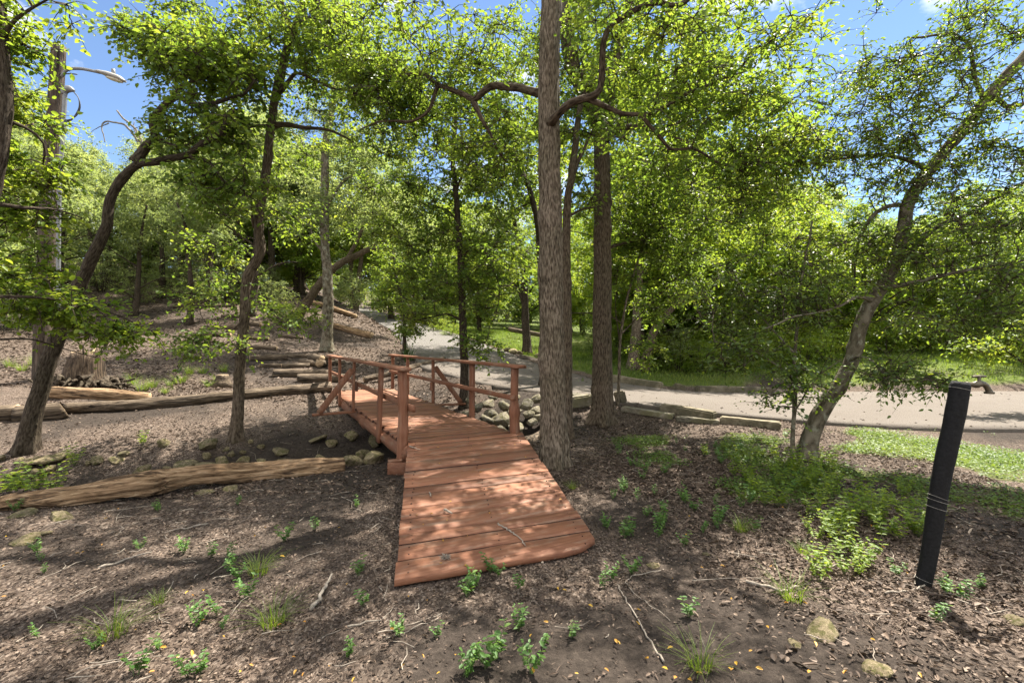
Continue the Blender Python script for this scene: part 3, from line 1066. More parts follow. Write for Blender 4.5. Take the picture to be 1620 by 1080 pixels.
# T6: the tall crooked trunk left of the bridge
b6 = ground_pt(373, 7.6, -.06)
t6 = path(b6, [(377, 640, 7.6), (381, 560, 7.6), (387, 500, 7.6), (391, 440, 7.6), (411, 400, 7.6), (409, 360, 7.6), (412, 330, 7.6), (420, 283, 7.6), (428, 207, 7.6), (437, 150, 7.6),
               (450, 93, 7.6), (467, 43, 7.6), (483, 0, 7.65), (500, -70, 7.8), (505, -180, 8.0)])
L6 = [limb(t6, .080, .042, .06, .005), limb(path(None, [(428, 200, 7.6), (410, 200, 7.5), (390, 200, 7.4), (365, 215, 7.3)]), .03, .012, .08, .008),
      limb(path(None, [(430, 200, 7.6), (455, 197, 7.6), (475, 202, 7.6), (522, 206, 7.6), (560, 225, 7.7)]), .045, .012, .08, .008),
      limb(path(None, [(438, 150, 7.6), (455, 133, 7.5), (463, 118, 7.4), (476, 116, 7.4), (500, 127, 7.4), (532, 142, 7.4), (570, 135, 7.5)]), .034, .01, .08, .008),
      limb(path(None, [(463, 50, 7.6), (450, 20, 7.5), (440, -20, 7.4), (420, -80, 7.4)]), .045, .02, .08, .008),
      limb(path(None, [(402, 360, 7.6), (398, 335, 7.5), (394, 300, 7.5), (380, 270, 7.5)]), .022, .008, .08, .008),
      limb(path(None, [(388, 500, 7.6), (370, 520, 7.4), (340, 530, 7.2), (310, 540, 7.0)]), .016, .006, .08, .008)]
C6 = blobs([(W(420, 60, 7.5), (1.2, 1.0, .7), 29), (W(320, 70, 7.4), (.9, .9, .7), 20), (W(540, 110, 7.6), (1.0, 1.0, .8), 24), (W(430, 240, 8.1), (.9, .7, .5), 10),
            (W(345, 470, 7.5), (.6, .5, .25), 6), (W(325, 540, 7.0), (.55, .4, .12), 6), (W(460, 500, 7.9), (.45, .4, .25), 5), (W(460, 350, 8.1), (.5, .5, .4), 5),
            (W(335, 400, 8.0), (.7, .5, .4), 6), (W(510, 30, 7.9), (.9, .9, .6), 13)], 107)
build_tree('elm_tree', 'tall crooked slim trunk on the creek bank left of the bridge', 'tree', b6, L6, C6, .46, M['leaf'], M['bark_brown'], 7, trunk_sides=40, lsize=.062, twigs=8)

# T7: the big leaning forked trunk at the left
b7 = ground_pt(40, 6.8, -.06)
t7 = path(b7, [(52, 660, 6.8), (78, 570, 6.8), (103, 505, 6.8), (128, 445, 6.8), (150, 400, 6.8), (170, 352, 6.8), (172, 325, 6.8), (186, 292, 6.8), (214, 262, 6.8), (240, 257, 6.75),
               (268, 251, 6.7), (296, 245, 6.65), (320, 226, 6.6), (349, 211, 6.6), (356, 185, 6.6), (372, 172, 6.6)])
L7 = [limb(t7, .110, .032, .06, .005),
      limb(path(None, [(214, 258, 6.8), (228, 235, 6.8), (246, 216, 6.8), (240, 196, 6.8), (260, 168, 6.8), (281, 152, 6.8), (305, 166, 6.75), (332, 165, 6.7), (360, 156, 6.7), (386, 150, 6.7), (402, 128, 6.7)]), .065, .016, .07, .006),
      limb(path(None, [(279, 153, 6.8), (284, 138, 6.8), (300, 130, 6.8), (322, 128, 6.8), (332, 115, 6.8), (322, 95, 6.8)]), .03, .01, .07, .006),
      limb(path(None, [(247, 218, 6.8), (270, 229, 6.7), (298, 229, 6.6)]), .025, .008, .07, .006),
      limb(path(None, [(300, 247, 6.65), (330, 256, 6.6), (345, 275, 6.6), (365, 298, 6.6), (395, 312, 6.6)]), .03, .009, .07, .006)]
C7 = blobs([(W(295, 85, 6.8), (.62, .6, .42), 24), (W(245, 70, 6.8), (.25, .4, .16), 4), (W(345, 110, 6.7), (.7, .7, .5), 24), (W(270, 195, 6.9), (.35, .4, .3), 7),
            (W(370, 195, 6.7), (.6, .6, .4), 15), (W(380, 300, 6.7), (.6, .6, .4), 13), (W(330, 280, 7.0), (.6, .6, .35), 10), (W(200, 50, 6.8), (.12, .2, .05), 3)], 108)
build_tree('oak_tree', 'dark leaning trunk that forks at the upper left, beside the street light pole', 'tree', b7, L7, C7, .40, M['leaf'], M['bark_dark'], 8, trunk_sides=44, lsize=.07, twigs=7, per=12)

# left edge tree
bl = ground_pt(-120, 4.4, -.06)
tl = path(bl, [(-105, 640, 4.4), (-70, 480, 4.4), (-25, 340, 4.4), (2, 240, 4.4), (8, 150, 4.4), (2, 70, 4.4), (-2, -20, 4.45), (8, -120, 4.6)])
LL = [limb(tl, .065, .045, .06, .005), limb(path(None, [(8, 190, 4.4), (40, 200, 4.5), (70, 225, 4.6), (68, 260, 4.7)]), .018, .006, .08, .006),
      limb(path(None, [(-18, 320, 4.4), (40, 330, 4.6), (90, 330, 4.9), (130, 345, 5.1)]), .02, .006, .08, .006),
      limb(path(None, [(-66, 470, 4.4), (50, 470, 4.7), (120, 480, 5.0), (190, 500, 5.3), (232, 522, 5.4)]), .018, .005, .08, .006),
      limb(path(None, [(-82, 540, 4.4), (40, 535, 4.7), (80, 545, 5.0), (150, 565, 5.2)]), .014, .004, .08, .006),
      limb(path(None, [(4, 60, 4.4), (40, 20, 4.3), (90, -10, 4.2)]), .02, .006, .08, .006)]
CL = blobs([(W(5, 60, 4.5), (.34, .4, .32), 16), (W(60, 0, 4.4), (.2, .3, .1), 4), (W(15, 170, 4.6), (.28, .4, .25), 10),
            (W(30, 280, 4.8), (.4, .4, .35), 20), (W(40, 360, 5.0), (.38, .4, .28), 13), (W(40, 440, 4.9), (.4, .4, .28), 14), (W(120, 490, 5.1), (.4, .35, .12), 9),
            (W(180, 525, 5.3), (.45, .3, .10), 11), (W(60, 500, 5.0), (.4, .3, .12), 10), (W(-60, 200, 4.6), (.4, .5, .9), 18)], 109)
build_tree('young_elm', 'young leafy tree on the left edge whose sprays hide the leaning trunk', 'tree', bl, LL, CL, .26, M['leaf_bright'], M['bark_dark'], 9, lsize=.055, twigs=6, per=10, rmax=.014)

# T8: pale trunk left of the bridge on the slope
b8 = ground_pt(517, 16.5, -.06)
t8 = path(b8, [(518, 520, 16.5), (519, 460, 16.5), (515, 400, 16.5), (513, 340, 16.5), (514, 290, 16.5), (516, 220, 16.7), (530, 150, 17), (540, 60, 17.5)])
L8 = [limb(t8, .18, .07, .1, .008), limb(path(None, [(516, 400, 16.5), (500, 385, 16.3), (488, 350, 16.2), (482, 330, 16.2)]), .05, .02, .1, .01),
      limb(path(None, [(515, 330, 16.5), (540, 290, 16.6), (570, 270, 16.8), (600, 240, 17)]), .06, .02, .1, .01)]
C8 = blobs([(W(510, 220, 16.8), (2.2, 2, 1.5), 60), (W(590, 250, 17), (1.6, 1.5, 1.2), 34), (W(480, 330, 16.4), (1.2, 1.2, .8), 24), (W(560, 110, 17.3), (2.2, 2, 1.8), 50), (W(590, 330, 17.2), (1.5, 1.2, .8), 26)], 110)
build_tree('oak_tree', 'pale straight trunk on the slope just left of the far end of the bridge', 'tree', b8, L8, C8, .5, M['leaf_grey'], M['bark_light'], 10, lsize=.085, twig_geo=False)

# T9: leaning trunk beside the gravel road
b9 = ground_pt(466, 21, -.06)
t9 = path(b9, [(478, 490, 21), (497, 462, 21), (522, 430, 21), (548, 412, 21), (575, 398, 21), (610, 380, 21.2), (640, 340, 21.5)])
L9 = [limb(t9, .19, .07, .12, .008), limb(path(None, [(548, 412, 21), (570, 370, 21.3), (580, 320, 21.6)]), .1, .04, .15, .01),
      limb(path(None, [(466, 500, 21), (478, 480, 20.9), (488, 468, 20.8)]), .08, .03, .1, .01)]
C9 = blobs([(W(600, 330, 21.3), (2.4, 2, 1.5), 60), (W(560, 290, 21.6), (2.2, 2, 1.4), 40), (W(650, 370, 21), (1.6, 1.4, .9), 26), (W(560, 455, 20.5), (.8, .8, .7), 14)], 111)
build_tree('oak_tree', 'stout trunk leaning right over the foot of the gravel road', 'tree', b9, L9, C9, .55, M['leaf_grey'], M['bark_brown'], 11, lsize=.095, twig_geo=False)

# sapling by the far end of the bridge
bs = ground_pt(639, 15.2, -.04)
ts = path(bs, [(640, 540, 15.2), (640, 520, 15.2), (638, 490, 15.2), (633, 465, 15.2), (627, 440, 15.2), (622, 400, 15.3)])
LS = [limb(ts, .065, .02, .08, .006), limb(path(None, [(640, 510, 15.2), (648, 490, 15.2), (655, 462, 15.2), (655, 430, 15.2)]), .035, .012, .08, .006)]
CS = blobs([(W(632, 420, 15.2), (1.1, 1.0, .8), 40), (W(665, 490, 15.1), (.7, .7, .4), 22), (W(610, 470, 15.2), (.7, .6, .5), 18), (W(648, 520, 15), (.5, .5, .2), 10)], 112)
build_tree('young_elm', 'small twin-stemmed young tree at the road edge behind the far end of the bridge', 'tree', bs, LS, CS, .36, M['leaf'], M['bark_dark'], 12, lsize=.07)

# T10: the leaning pale trunk at the right
b10 = ground_pt(1276, 5.95, -.06)
t10 = path(b10, [(1283, 690, 5.95), (1300, 650, 5.95), (1330, 605, 5.95), (1352, 560, 5.95), (1360, 520, 5.95), (1378, 480, 5.95), (1402, 445, 5.95), (1420, 405, 5.95), (1428, 370, 5.95),
                 (1437, 320, 5.95), (1455, 290, 5.95), (1490, 245, 5.9), (1530, 200, 5.85), (1570, 145, 5.8), (1625, 85, 5.7), (1700, 0, 5.6)])
L10 = [limb(t10, .088, .054, .06, .005),
       limb(path(None, [(1414, 425, 5.95), (1440, 400, 5.9), (1480, 360, 5.8), (1520, 345, 5.7), (1580, 310, 5.6), (1640, 280, 5.5)]), .035, .014, .08, .008),
       limb(path(None, [(1395, 455, 5.9), (1430, 450, 5.7), (1480, 440, 5.5), (1540, 425, 5.3), (1620, 412, 5.2)]), .028, .009, .08, .008),
       limb(path(None, [(1440, 330, 5.95), (1420, 322, 6.0), (1385, 335, 6.1), (1362, 370, 6.2), (1354, 410, 6.2), (1352, 460, 6.2)]), .03, .008, .08, .008),
       limb(path(None, [(1470, 270, 5.95), (1440, 255, 6.0), (1400, 245, 6.0), (1340, 250, 6.1), (1290, 262, 6.2)]), .03, .009, .08, .008),
       limb(path(None, [(1560, 160, 5.8), (1540, 120, 5.7), (1535, 70, 5.6), (1500, 55, 5.5), (1440, 60, 5.5)]), .03, .009, .08, .008),
       limb(path(None, [(1570, 150, 5.8), (1600, 170, 5.5), (1660, 150, 5.3)]), .035, .015, .08, .008),
       limb(path(None, [(1385, 480, 5.95), (1360, 470, 5.8), (1310, 490, 5.6), (1260, 500, 5.5), (1210, 520, 5.4)]), .022, .007, .08, .008),
       limb(path(None, [(1345, 570, 5.9), (1375, 565, 5.6), (1400, 595, 5.3), (1440, 600, 5.0), (1480, 610, 4.8)]), .014, .004, .08, .008)]
C10 = blobs([(W(1480, 150, 5.6), (.8, .7, .55), 44), (W(1400, 220, 5.9), (.75, .7, .45), 38), (W(1320, 260, 6.1), (.55, .6, .4), 25), (W(1570, 40, 5.4), (.6, .6, .5), 32),
             (W(1560, 260, 5.5), (.55, .6, .4), 29), (W(1530, 350, 5.5), (.7, .6, .4), 41), (W(1580, 430, 5.2), (.45, .5, .35), 26), (W(1440, 420, 5.7), (.5, .5, .3), 22),
             (W(1340, 400, 6.1), (.5, .5, .4), 26), (W(1270, 470, 5.7), (.5, .5, .35), 26), (W(1410, 590, 5.3), (.45, .3, .14), 17), (W(1480, 600, 4.9), (.2, .2, .1), 6),
             (W(1500, 500, 5.4), (.5, .5, .2), 14), (W(1590, 500, 5.0), (.4, .4, .3), 17), (W(1420, 120, 5.8), (.5, .5, .3), 14), (W(1340, 120, 6.2), (.6, .6, .4), 16), (W(1250, 200, 6.4), (.5, .5, .4), 14), (W(1600, 180, 5.4), (.5, .5, .4), 16), (W(1450, 300, 6.0), (.6, .5, .35), 20), (np.array([5.4, 6.2, 6.4]), (1.1, .9, .4), 14)], 113)  # last clump: above the view, added to shade the right foreground
build_tree('leaning_oak', 'pale lichened trunk leaning right with wide low branches, behind the black standpipe', 'tree', b10, L10, C10, .30, M['leaf_dark'], M['bark_light'], 13,
           trunk_sides=44, ridge=.05, lsize=.046, twigs=6, per=8, lw=.5, rmax=.02)

# sapling against it
bsp = ground_pt(1254, 5.9, -.04)
tsp = path(bsp, [(1255, 680, 5.9), (1258, 620, 5.9), (1258, 560, 5.9), (1262, 510, 5.9), (1268, 440, 5.95), (1285, 350, 6.0)])
LSP = [limb(tsp, .026, .01, .08, .008), limb(path(None, [(1257, 600, 5.9), (1220, 570, 5.8), (1170, 545, 5.7), (1130, 540, 5.7)]), .012, .004, .08, .008),
       limb(path(None, [(1258, 560, 5.9), (1220, 520, 6.0), (1180, 470, 6.1), (1160, 430, 6.2)]), .012, .004, .08, .008),
       limb(path(None, [(1256, 650, 5.9), (1300, 590, 5.7), (1330, 570, 5.6)]), .01, .004, .08, .008)]
CSP = blobs([(W(1190, 560, 5.8), (.5, .45, .3), 16), (W(1150, 490, 6.0), (.5, .5, .35), 14), (W(1240, 490, 5.9), (.45, .45, .4), 14), (W(1200, 420, 6.2), (.5, .5, .4), 12),
             (W(1280, 590, 5.7), (.35, .4, .22), 8), (W(1250, 640, 5.8), (.3, .3, .2), 5), (W(1300, 400, 6.0), (.4, .4, .35), 6)], 114)
build_tree('oak_sapling', 'thin leafy sapling growing against the foot of the leaning pale trunk', 'sapling', bsp, LSP, CSP, .27, M['leaf_dark'], M['bark_light'], 14, lsize=.052, twigs=6, per=9, lw=.55,
           trunk_sides=12, flare=(.2, .1, 3), rmax=.012)

# slender stems beside T2
bq = ground_pt(977, 9.0, -.04)
tq = path(bq, [(979, 600, 9.0), (981, 540, 9.0), (990, 480, 9.05), (1004, 430, 9.1), (1020, 380, 9.2), (1045, 330, 9.4)])
LQ = [limb(tq, .03, .01, .08, .006), limb(path(None, [(982, 530, 9.0), (1010, 500, 9.2), (1040, 470, 9.4), (1090, 420, 9.6)]), .014, .005, .08, .006),
      limb(path(None, [(981, 550, 9.0), (974, 480, 9.0), (978, 420, 9.0)]), .012, .005, .08, .006)]
CQ = blobs([(W(1030, 400, 9.3), (.8, .7, .6), 22), (W(1090, 430, 9.6), (.7, .7, .5), 18), (W(985, 440, 9.1), (.3, .4, .4), 8), (W(1040, 480, 9.4), (.5, .5, .35), 12), (W(1020, 560, 9.2), (.3, .3, .2), 5)], 115)
build_tree('young_elm', 'thin leafy stem leaning right out of the ground beside the brown-barked trunk', 'sapling', bq, LQ, CQ, .34, M['leaf'], M['bark'], 15, lsize=.06, trunk_sides=12, flare=(.2, .1, 3), rmax=.012)

# trunks beyond the driveway at the right
far_list = [
    ('upright', [(1003, 15.5), (1004, 560), (1008, 500), (1012, 440), (1022, 370), (1030, 300)], .17,
     [((1020, 330), (2.0, 1.6, 1.3), 46), ((1060, 420), (1.6, 1.4, .9), 34), ((1000, 250), (1.8, 1.6, 1.2), 34)], 'leaf_bright', 'bark',
     'straight trunk beyond the kerb, left of the pair past the brown-barked trunk'),
    ('leaning', [(1017, 15.3), (1022, 570), (1032, 530), (1056, 495), (1085, 470), (1120, 460), (1160, 440)], .16,
     [((1120, 420), (1.7, 1.4, .8), 44), ((1170, 380), (1.6, 1.4, .9), 36), ((1090, 340), (1.5, 1.4, 1.0), 32)], 'leaf_bright', 'bark_brown',
     'trunk leaning right beyond the kerb, right one of the pair, with crooked dark branches'),
    ('upright', [(1064, 18), (1064, 560), (1068, 500), (1075, 430), (1090, 360)], .12,
     [((1090, 330), (2.2, 1.8, 1.5), 56), ((1110, 430), (1.6, 1.5, .9), 30), ((1140, 240), (2.2, 1.8, 1.3), 40)], 'leaf', 'bark_dark',
     'thin dark trunk in the thicket behind the crooked leaning tree'),
]
for k, (kind, P, r, bl_, lf, bk, lab) in enumerate(far_list):
    d = P[0][1]
    bb = ground_pt(P[0][0], d, -.05)
    Lm = [limb(path(bb, [(a, b_, d) for a, b_ in P[1:]]), r, r * .3, .15, .012)]
    if kind == 'leaning':
        Lm.append(limb(path(None, [(1065, 487, d), (1075, 470, d - .3), (1070, 440, d - .4), (1090, 410, d - .4)]), .06, .015, .12, .01))
        Lm.append(limb(path(None, [(1095, 467, d), (1105, 495, d - .2), (1120, 510, d - .3), (1140, 505, d - .3)]), .05, .012, .12, .01))
    build_tree('thicket_tree', lab, 'tree', bb, Lm, blobs([(W(a[0], a[1], d), rr, n_) for a, rr, n_ in bl_], 120 + k), .5, M[lf], M[bk], 30 + k, lsize=.085, twig_geo=False, trunk_sides=16)


# ------------------------------------------------------------------ the woods: a few kinds of tree, copied with their own place, turn and size
def wood_tree(seed, H, R, low, leaf, bark, n, lsize, lean=.0, stems=1, crad=.6, label=''):
    rng = np.random.default_rng(seed)
    limbs = []
    for s in range(stems):
        a = rng.random() * 6.28
        top = np.array([math.cos(a) * lean * H, math.sin(a) * lean * H, H * .8])
        pts = [np.array([.12 * s * math.cos(a), .12 * s * math.sin(a), -.15])]
        for t in (.2, .4, .6, .8, 1.0):
            pts.append(pts[0] * (1 - t) + top * t + np.array([rng.normal() * .18, rng.normal() * .18, 0]) * (t * H / 8))
        limbs.append(limb(pts, .022 * H / stems ** .5, .05, .3, .02, rng))
        for q in range(4):
            t = rng.uniform(.3, .8)
            i = int(t * len(limbs[-1][0])) if q else int(.45 * len(limbs[-1][0]))
            P0 = limbs[-1 - q][0][min(i, len(limbs[-1 - q][0]) - 1)]
            an = rng.random() * 6.28
            ln = R * rng.uniform(.5, .9)
            P1 = P0 + np.array([math.cos(an) * ln * .5, math.sin(an) * ln * .5, ln * .35])
            P2 = P0 + np.array([math.cos(an + .3) * ln, math.sin(an + .3) * ln, ln * rng.uniform(.3, .8)])
            limbs.append(limb([P0, P1, P2], .055, .015, .3, .03, rng))
    sp = []
    nb = 7
    for q in range(nb):
        an = q * 2.4 + rng.random()
        h = low + (H - low) * (q + .6) / nb
        wdt = R * (1 - abs((q + .5) / nb - .55) * .8)
        c = np.array([math.cos(an) * wdt * .45, math.sin(an) * wdt * .45, h])
        sp.append((c, (wdt * .62, wdt * .62, (H - low) / nb * .85), n // nb))
    cl = blobs(sp, seed + 1)
    root = build_tree('woodland_tree', label, 'tree', np.zeros(3), limbs, cl, crad, leaf, bark, seed, lsize=lsize, twigs=8, per=14, detailed=False, trunk_sides=12,
                      twig_geo=False, ridge=.06)
    return root


def shrub(seed, H, R, leaf, n, lsize, label):
    rng = np.random.default_rng(seed)
    limbs = []
    for q in range(7):
        an = q * .9 + rng.random() * .5
        o = np.array([math.cos(an) * .1, math.sin(an) * .1, -.05])
        tip = np.array([math.cos(an) * R * rng.uniform(.3, .75), math.sin(an) * R * rng.uniform(.3, .75), H * rng.uniform(.6, .95)])
        limbs.append(limb([o, (o + tip) / 2 + np.array([0, 0, .1 * H]), tip], .018, .006, .15, .01, rng))
    cl = blobs([(np.array([0, 0, H * .55]), (R, R, H * .5), n)], seed)
    return build_tree('shrub', label, 'shrub', np.zeros(3), limbs, cl, .3, leaf, M['bark_dark'], seed, lsize=lsize, twigs=6, per=9, detailed=False, trunk_sides=6,
                      twig_geo=False, flare=(.1, .1, 3))


DENS = 1.0
KINDS = [
    wood_tree(201, 9.0, 3.4, 1.8, M['leaf'], M['bark_dark'], 290, .125, .06),
    wood_tree(202, 10.5, 3.8, 3.0, M['leaf_bright'], M['bark_brown'], 320, .125, .10, 2),
    wood_tree(203, 8.0, 3.6, 1.3, M['leaf_grey'], M['bark'], 220, .115, .12, 2),
    wood_tree(204, 7.0, 3.0, .7, M['leaf_bright'], M['bark_dark'], 300, .115, .08, 3),
    wood_tree(205, 8.5, 3.2, 1.0, M['leaf_grey'], M['bark_dark'], 210, .115, .05),
    wood_tree(206, 6.0, 2.8, .5, M['leaf'], M['bark_dark'], 220, .11, .1, 3),
    wood_tree(207, 9.0, 2.4, 4.4, M['leaf_grey'], M['bark_dark'], 120, .11, .09),
]
used = [False] * len(KINDS)
WOODS = [  # kind, photo x, depth, scale, zone
    # hillside at the left
    (2, 40, 19, .85, 'hill'), (4, 170, 25, .72, 'hill'), (2, 290, 27, .9, 'hill'), (5, 30, 26, 1.0, 'hill'), (2, 370, 28, 1.05, 'hill'), (4, 110, 28, .75, 'hill'), (0, 440, 30, 1.1, 'hill'),
    (4, -60, 15, .9, 'hill'), (2, 240, 32, .85, 'hill'), (5, 330, 34, 1.1, 'hill'), (4, 410, 38, 1.2, 'hill'), (2, 30, 38, 1.0, 'hill'), (0, 180, 42, .9, 'hill'), (5, 450, 30, .8, 'hill'),
    # along the gravel road and the end of the lawn
    (4, 520, 42, 1.1, 'road'), (0, 600, 44, 1.2, 'road'), (2, 655, 36, 1.0, 'road'), (5, 690, 32, .9, 'road'), (1, 640, 50, 1.3, 'road'), (3, 560, 52, 1.3, 'road'),
    (3, 720, 38, 1.1, 'lawn'), (4, 775, 40, 1.1, 'lawn'), (5, 830, 36, 1.0, 'lawn'), (1, 880, 44, 1.1, 'lawn'), (3, 925, 34, 1.0, 'lawn'), (2, 800, 52, 1.4, 'lawn'), (1, 730, 54, 1.4, 'lawn'),
    (0, 700, 34, .95, 'lawn'), (3, 905, 38, .9, 'lawn'),
    # thicket beyond the driveway
    (3, 985, 20, .85, 'thicket'), (5, 1060, 22, .95, 'thicket'), (3, 1130, 19, .9, 'thicket'), (1, 1010, 28, 1.0, 'thicket'), (0, 1190, 21, .9, 'thicket'), (1, 1090, 32, 1.1, 'thicket'),
    (4, 1250, 23, .9, 'thicket'), (3, 1180, 28, 1.1, 'thicket'), (5, 1300, 20, .85, 'thicket'), (1, 1260, 34, 1.1, 'thicket'), (0, 1350, 26, .8, 'thicket'),
    # right
    (4, 1400, 24, .75, 'right'), (2, 1470, 25, .72, 'right'), (5, 1540, 23, .8, 'right'), (4, 1600, 26, .8, 'right'), (2, 1660, 20, .8, 'right'), (2, 1420, 36, .85, 'right'), (4, 1530, 36, .85, 'right'),
    (5, 1700, 15, .9, 'right'),
    (0, 470, 27, .85, 'hill'), (3, 400, 29, .9, 'hill'), (2, 330, 30, .8, 'hill'), (0, 20, 30, .9, 'hill'), (5, 250, 26, .95, 'hill'), (3, 480, 27, 1.0, 'hill'),
    (3, 760, 30, .8, 'lawn'), (1, 560, 28, 1.0, 'road'), (0, 620, 30, .9, 'road'),
    (1, 1010, 17.5, .95, 'thicket'), (1, 1120, 23, 1.0, 'thicket'), (3, 1220, 18, .9, 'thicket'), (3, 985, 26, 1.0, 'thicket'), (5, 1330, 30, 1.0, 'thicket'), (3, 1280, 25, .85, 'thicket'),
    (5, 1380, 19.5, .8, 'right'), (3, 1475, 20, .75, 'right'), (0, 1560, 19.5, .7, 'right'), (5, 1630, 21, .8, 'right'), (3, 1420, 26, .9, 'right'), (1, 1520, 27, .7, 'right'),
    (2, 1360, 30, .85, 'right'), (4, 1490, 30, .8, 'right'), (4, 1590, 32, .85, 'right'), (5, 1440, 29, .8, 'right'), (5, 1560, 28, .75, 'right'), (2, 1640, 26, .75, 'right')]
for px_, d_, s_ in [(100, 20, .62), (150, 23, .66), (212, 19, .58), (255, 22, .68), (285, 25, .8), (330, 21, .8), (365, 24, .9), (395, 20, .85), (432, 26, 1), (300, 18, .62), (62, 24, .75), (240, 28, .78), (345, 28, 1.1), (480, 30, 1.0)]:
    WOODS.append((6, px_, d_, s_, 'hill'))
for px_, d_, s_ in [(1110, 16.5, .62), (1190, 16.2, .6), (1260, 17.5, .62), (1330, 19, .7), (1040, 17.5, .6)]:
    WOODS.append((3, px_, d_, s_, 'thicket'))
_k = [3, 5, 4, 2, 0, 5, 3, 4]
for i_ in range(34):
    px_ = -100 + i_ * 54
    WOODS.append((_k[i_ % 8], px_ + (i_ * 37) % 29, 55 + (i_ * 17) % 16, (.8 if 60 < px_ < 330 else 1.25) + .05 * (i_ % 4), 'hill' if px_ < 470 else 'road' if px_ < 690 else 'lawn' if px_ < 940 else 'thicket' if px_ < 1340 else 'right'))

ZLAB = {'hill': ('trees on the hillside at the left', ['grey-green leafy tree among those covering the hillside at the left', 'dark green tree among those covering the hillside at the left']),
        'road': ('trees along the top of the gravel road', ['grey-green tree closing the view at the top of the gravel road', 'bright green tree closing the view at the top of the gravel road']),
        'lawn': ('trees behind the sunlit lawn', ['grey-green tree in the row behind the sunlit lawn', 'bright green tree in the row behind the sunlit lawn']),
        'thicket': ('trees of the thicket beyond the driveway', ['grey-green tree in the thicket beyond the kerb stones', 'yellow-green tree in the thicket beyond the kerb stones']),
        'right': ('trees behind the bank at the right', ['greyish tree in the dark row behind the grassy bank at the right', 'green tree in the dark row behind the grassy bank at the right'])}
rw = np.random.default_rng(77)
for (k, px, d, s, z) in WOODS:
    o = KINDS[k] if not used[k] else copy_tree(KINDS[k])
    used[k] = True
    p = ground_pt(px, d)
    o.location = tuple(p)
    o.rotation_euler = (0, 0, rw.random() * 6.28)
    o.scale = (s, s, s * rw.uniform(.92, 1.08))
    o['group'] = ZLAB[z][0]
    o['label'] = ZLAB[z][1][0 if k in (2, 4, 6) else 1]

SH = [shrub(301, 1.7, 1.1, M['leaf_grey'], 70, .06, ''), shrub(302, 1.2, 1.0, M['leaf_bright'], 60, .06, ''), shrub(303, 2.4, 1.4, M['leaf'], 90, .07, '')]
used = [False] * 3
SHRUBS = [(0, 60, 16, 1.0, 'hill'), (1, 250, 25, 1, 'hill'), (0, 330, 25, 1.0, 'hill'), (2, 180, 26, 1.1, 'hill'), (0, 420, 25, .9, 'hill'), (2, 300, 28, 1.2, 'hill'), (0, 390, 30, 1.2, 'hill'),
          (2, 500, 34, 1.2, 'hill'), (1, 455, 19.5, .8, 'hill'), (2, 20, 21, 1, 'hill'), (0, 130, 23, .8, 'hill'),
          (0, 600, 38, 1.3, 'road'), (1, 690, 25, .8, 'road'), (1, 712, 23, .6, 'road'), (2, 650, 33, 1.1, 'road'),
          (0, 1075, 15.2, .8, 'thicket'), (1, 1110, 14.8, .7, 'thicket'), (0, 1150, 15.5, .9, 'thicket'), (0, 1195, 15.6, .8, 'thicket'), (2, 1100, 18, .9, 'thicket'), (2, 1170, 17.5, 1.0, 'thicket'),
          (1, 1240, 17, .8, 'thicket'), (2, 1000, 18.5, .9, 'thicket'), (0, 940, 20, .7, 'thicket'), (2, 960, 24, 1.1, 'thicket'), (2, 1290, 20, 1.0, 'thicket'), (0, 1390, 22, 1.0, 'right'),
          (2, 1440, 23, 1.0, 'right'), (0, 1500, 22, 1.0, 'right'), (2, 1580, 22, 1.1, 'right'), (0, 1640, 18, 1.0, 'right')] + [(0, px_, d_, s_, 'hill') for px_, d_, s_ in [(108, 21, .9), (160, 22, 1.1), (215, 20.5, .8), (262, 22, 1.0), (312, 21, .9), (352, 22.5, 1.1), (402, 23, 1.0), (440, 22, .7), (185, 24, 1.2), (290, 24, 1.2), (380, 26, 1.2), (75, 22.5, 1.1), (235, 25, 1.2), (335, 26, 1.3)]] + [(1, px_, d_, s_, 'thicket') for px_, d_, s_ in [(1055, 15.6, .8), (1095, 15.2, .9), (1135, 15.8, 1.0), (1180, 15.0, .8), (1225, 15.8, 1.0), (1270, 16.0, .9), (1310, 16.6, .9), (1345, 17.5, 1.0), (1010, 16.4, .8), (1205, 17.4, 1.3), (1290, 18.5, 1.4), (1150, 17.6, 1.3)]] + [(1, px_, d_, s_, 'right') for px_, d_, s_ in [(1400, 18.5, 1.2), (1450, 19, 1.1), (1500, 18.7, 1.3), (1555, 19.2, 1.2), (1610, 18.8, 1.3)]]
SLAB = {'hill': ('shrubs on the hillside', 'leafy undergrowth shrub on the hillside at the left'), 'road': ('shrubs along the gravel road', 'low shrub beside the upper gravel road'),
        'thicket': ('shrubs behind the far kerb stones', 'low shrub at the edge of the thicket behind the far kerb stones'), 'right': ('shrubs behind the grassy bank', 'leafy shrub in the row behind the grassy bank at the right')}
for (k, px, d, s, z) in SHRUBS:
    o = SH[k] if not used[k] else copy_tree(SH[k])
    used[k] = True
    o.location = tuple(ground_pt(px, d))
    o.rotation_euler = (0, 0, rw.random() * 6.28)
    o.scale = (s, s, s)
    o['group'], o['label'] = SLAB[z]

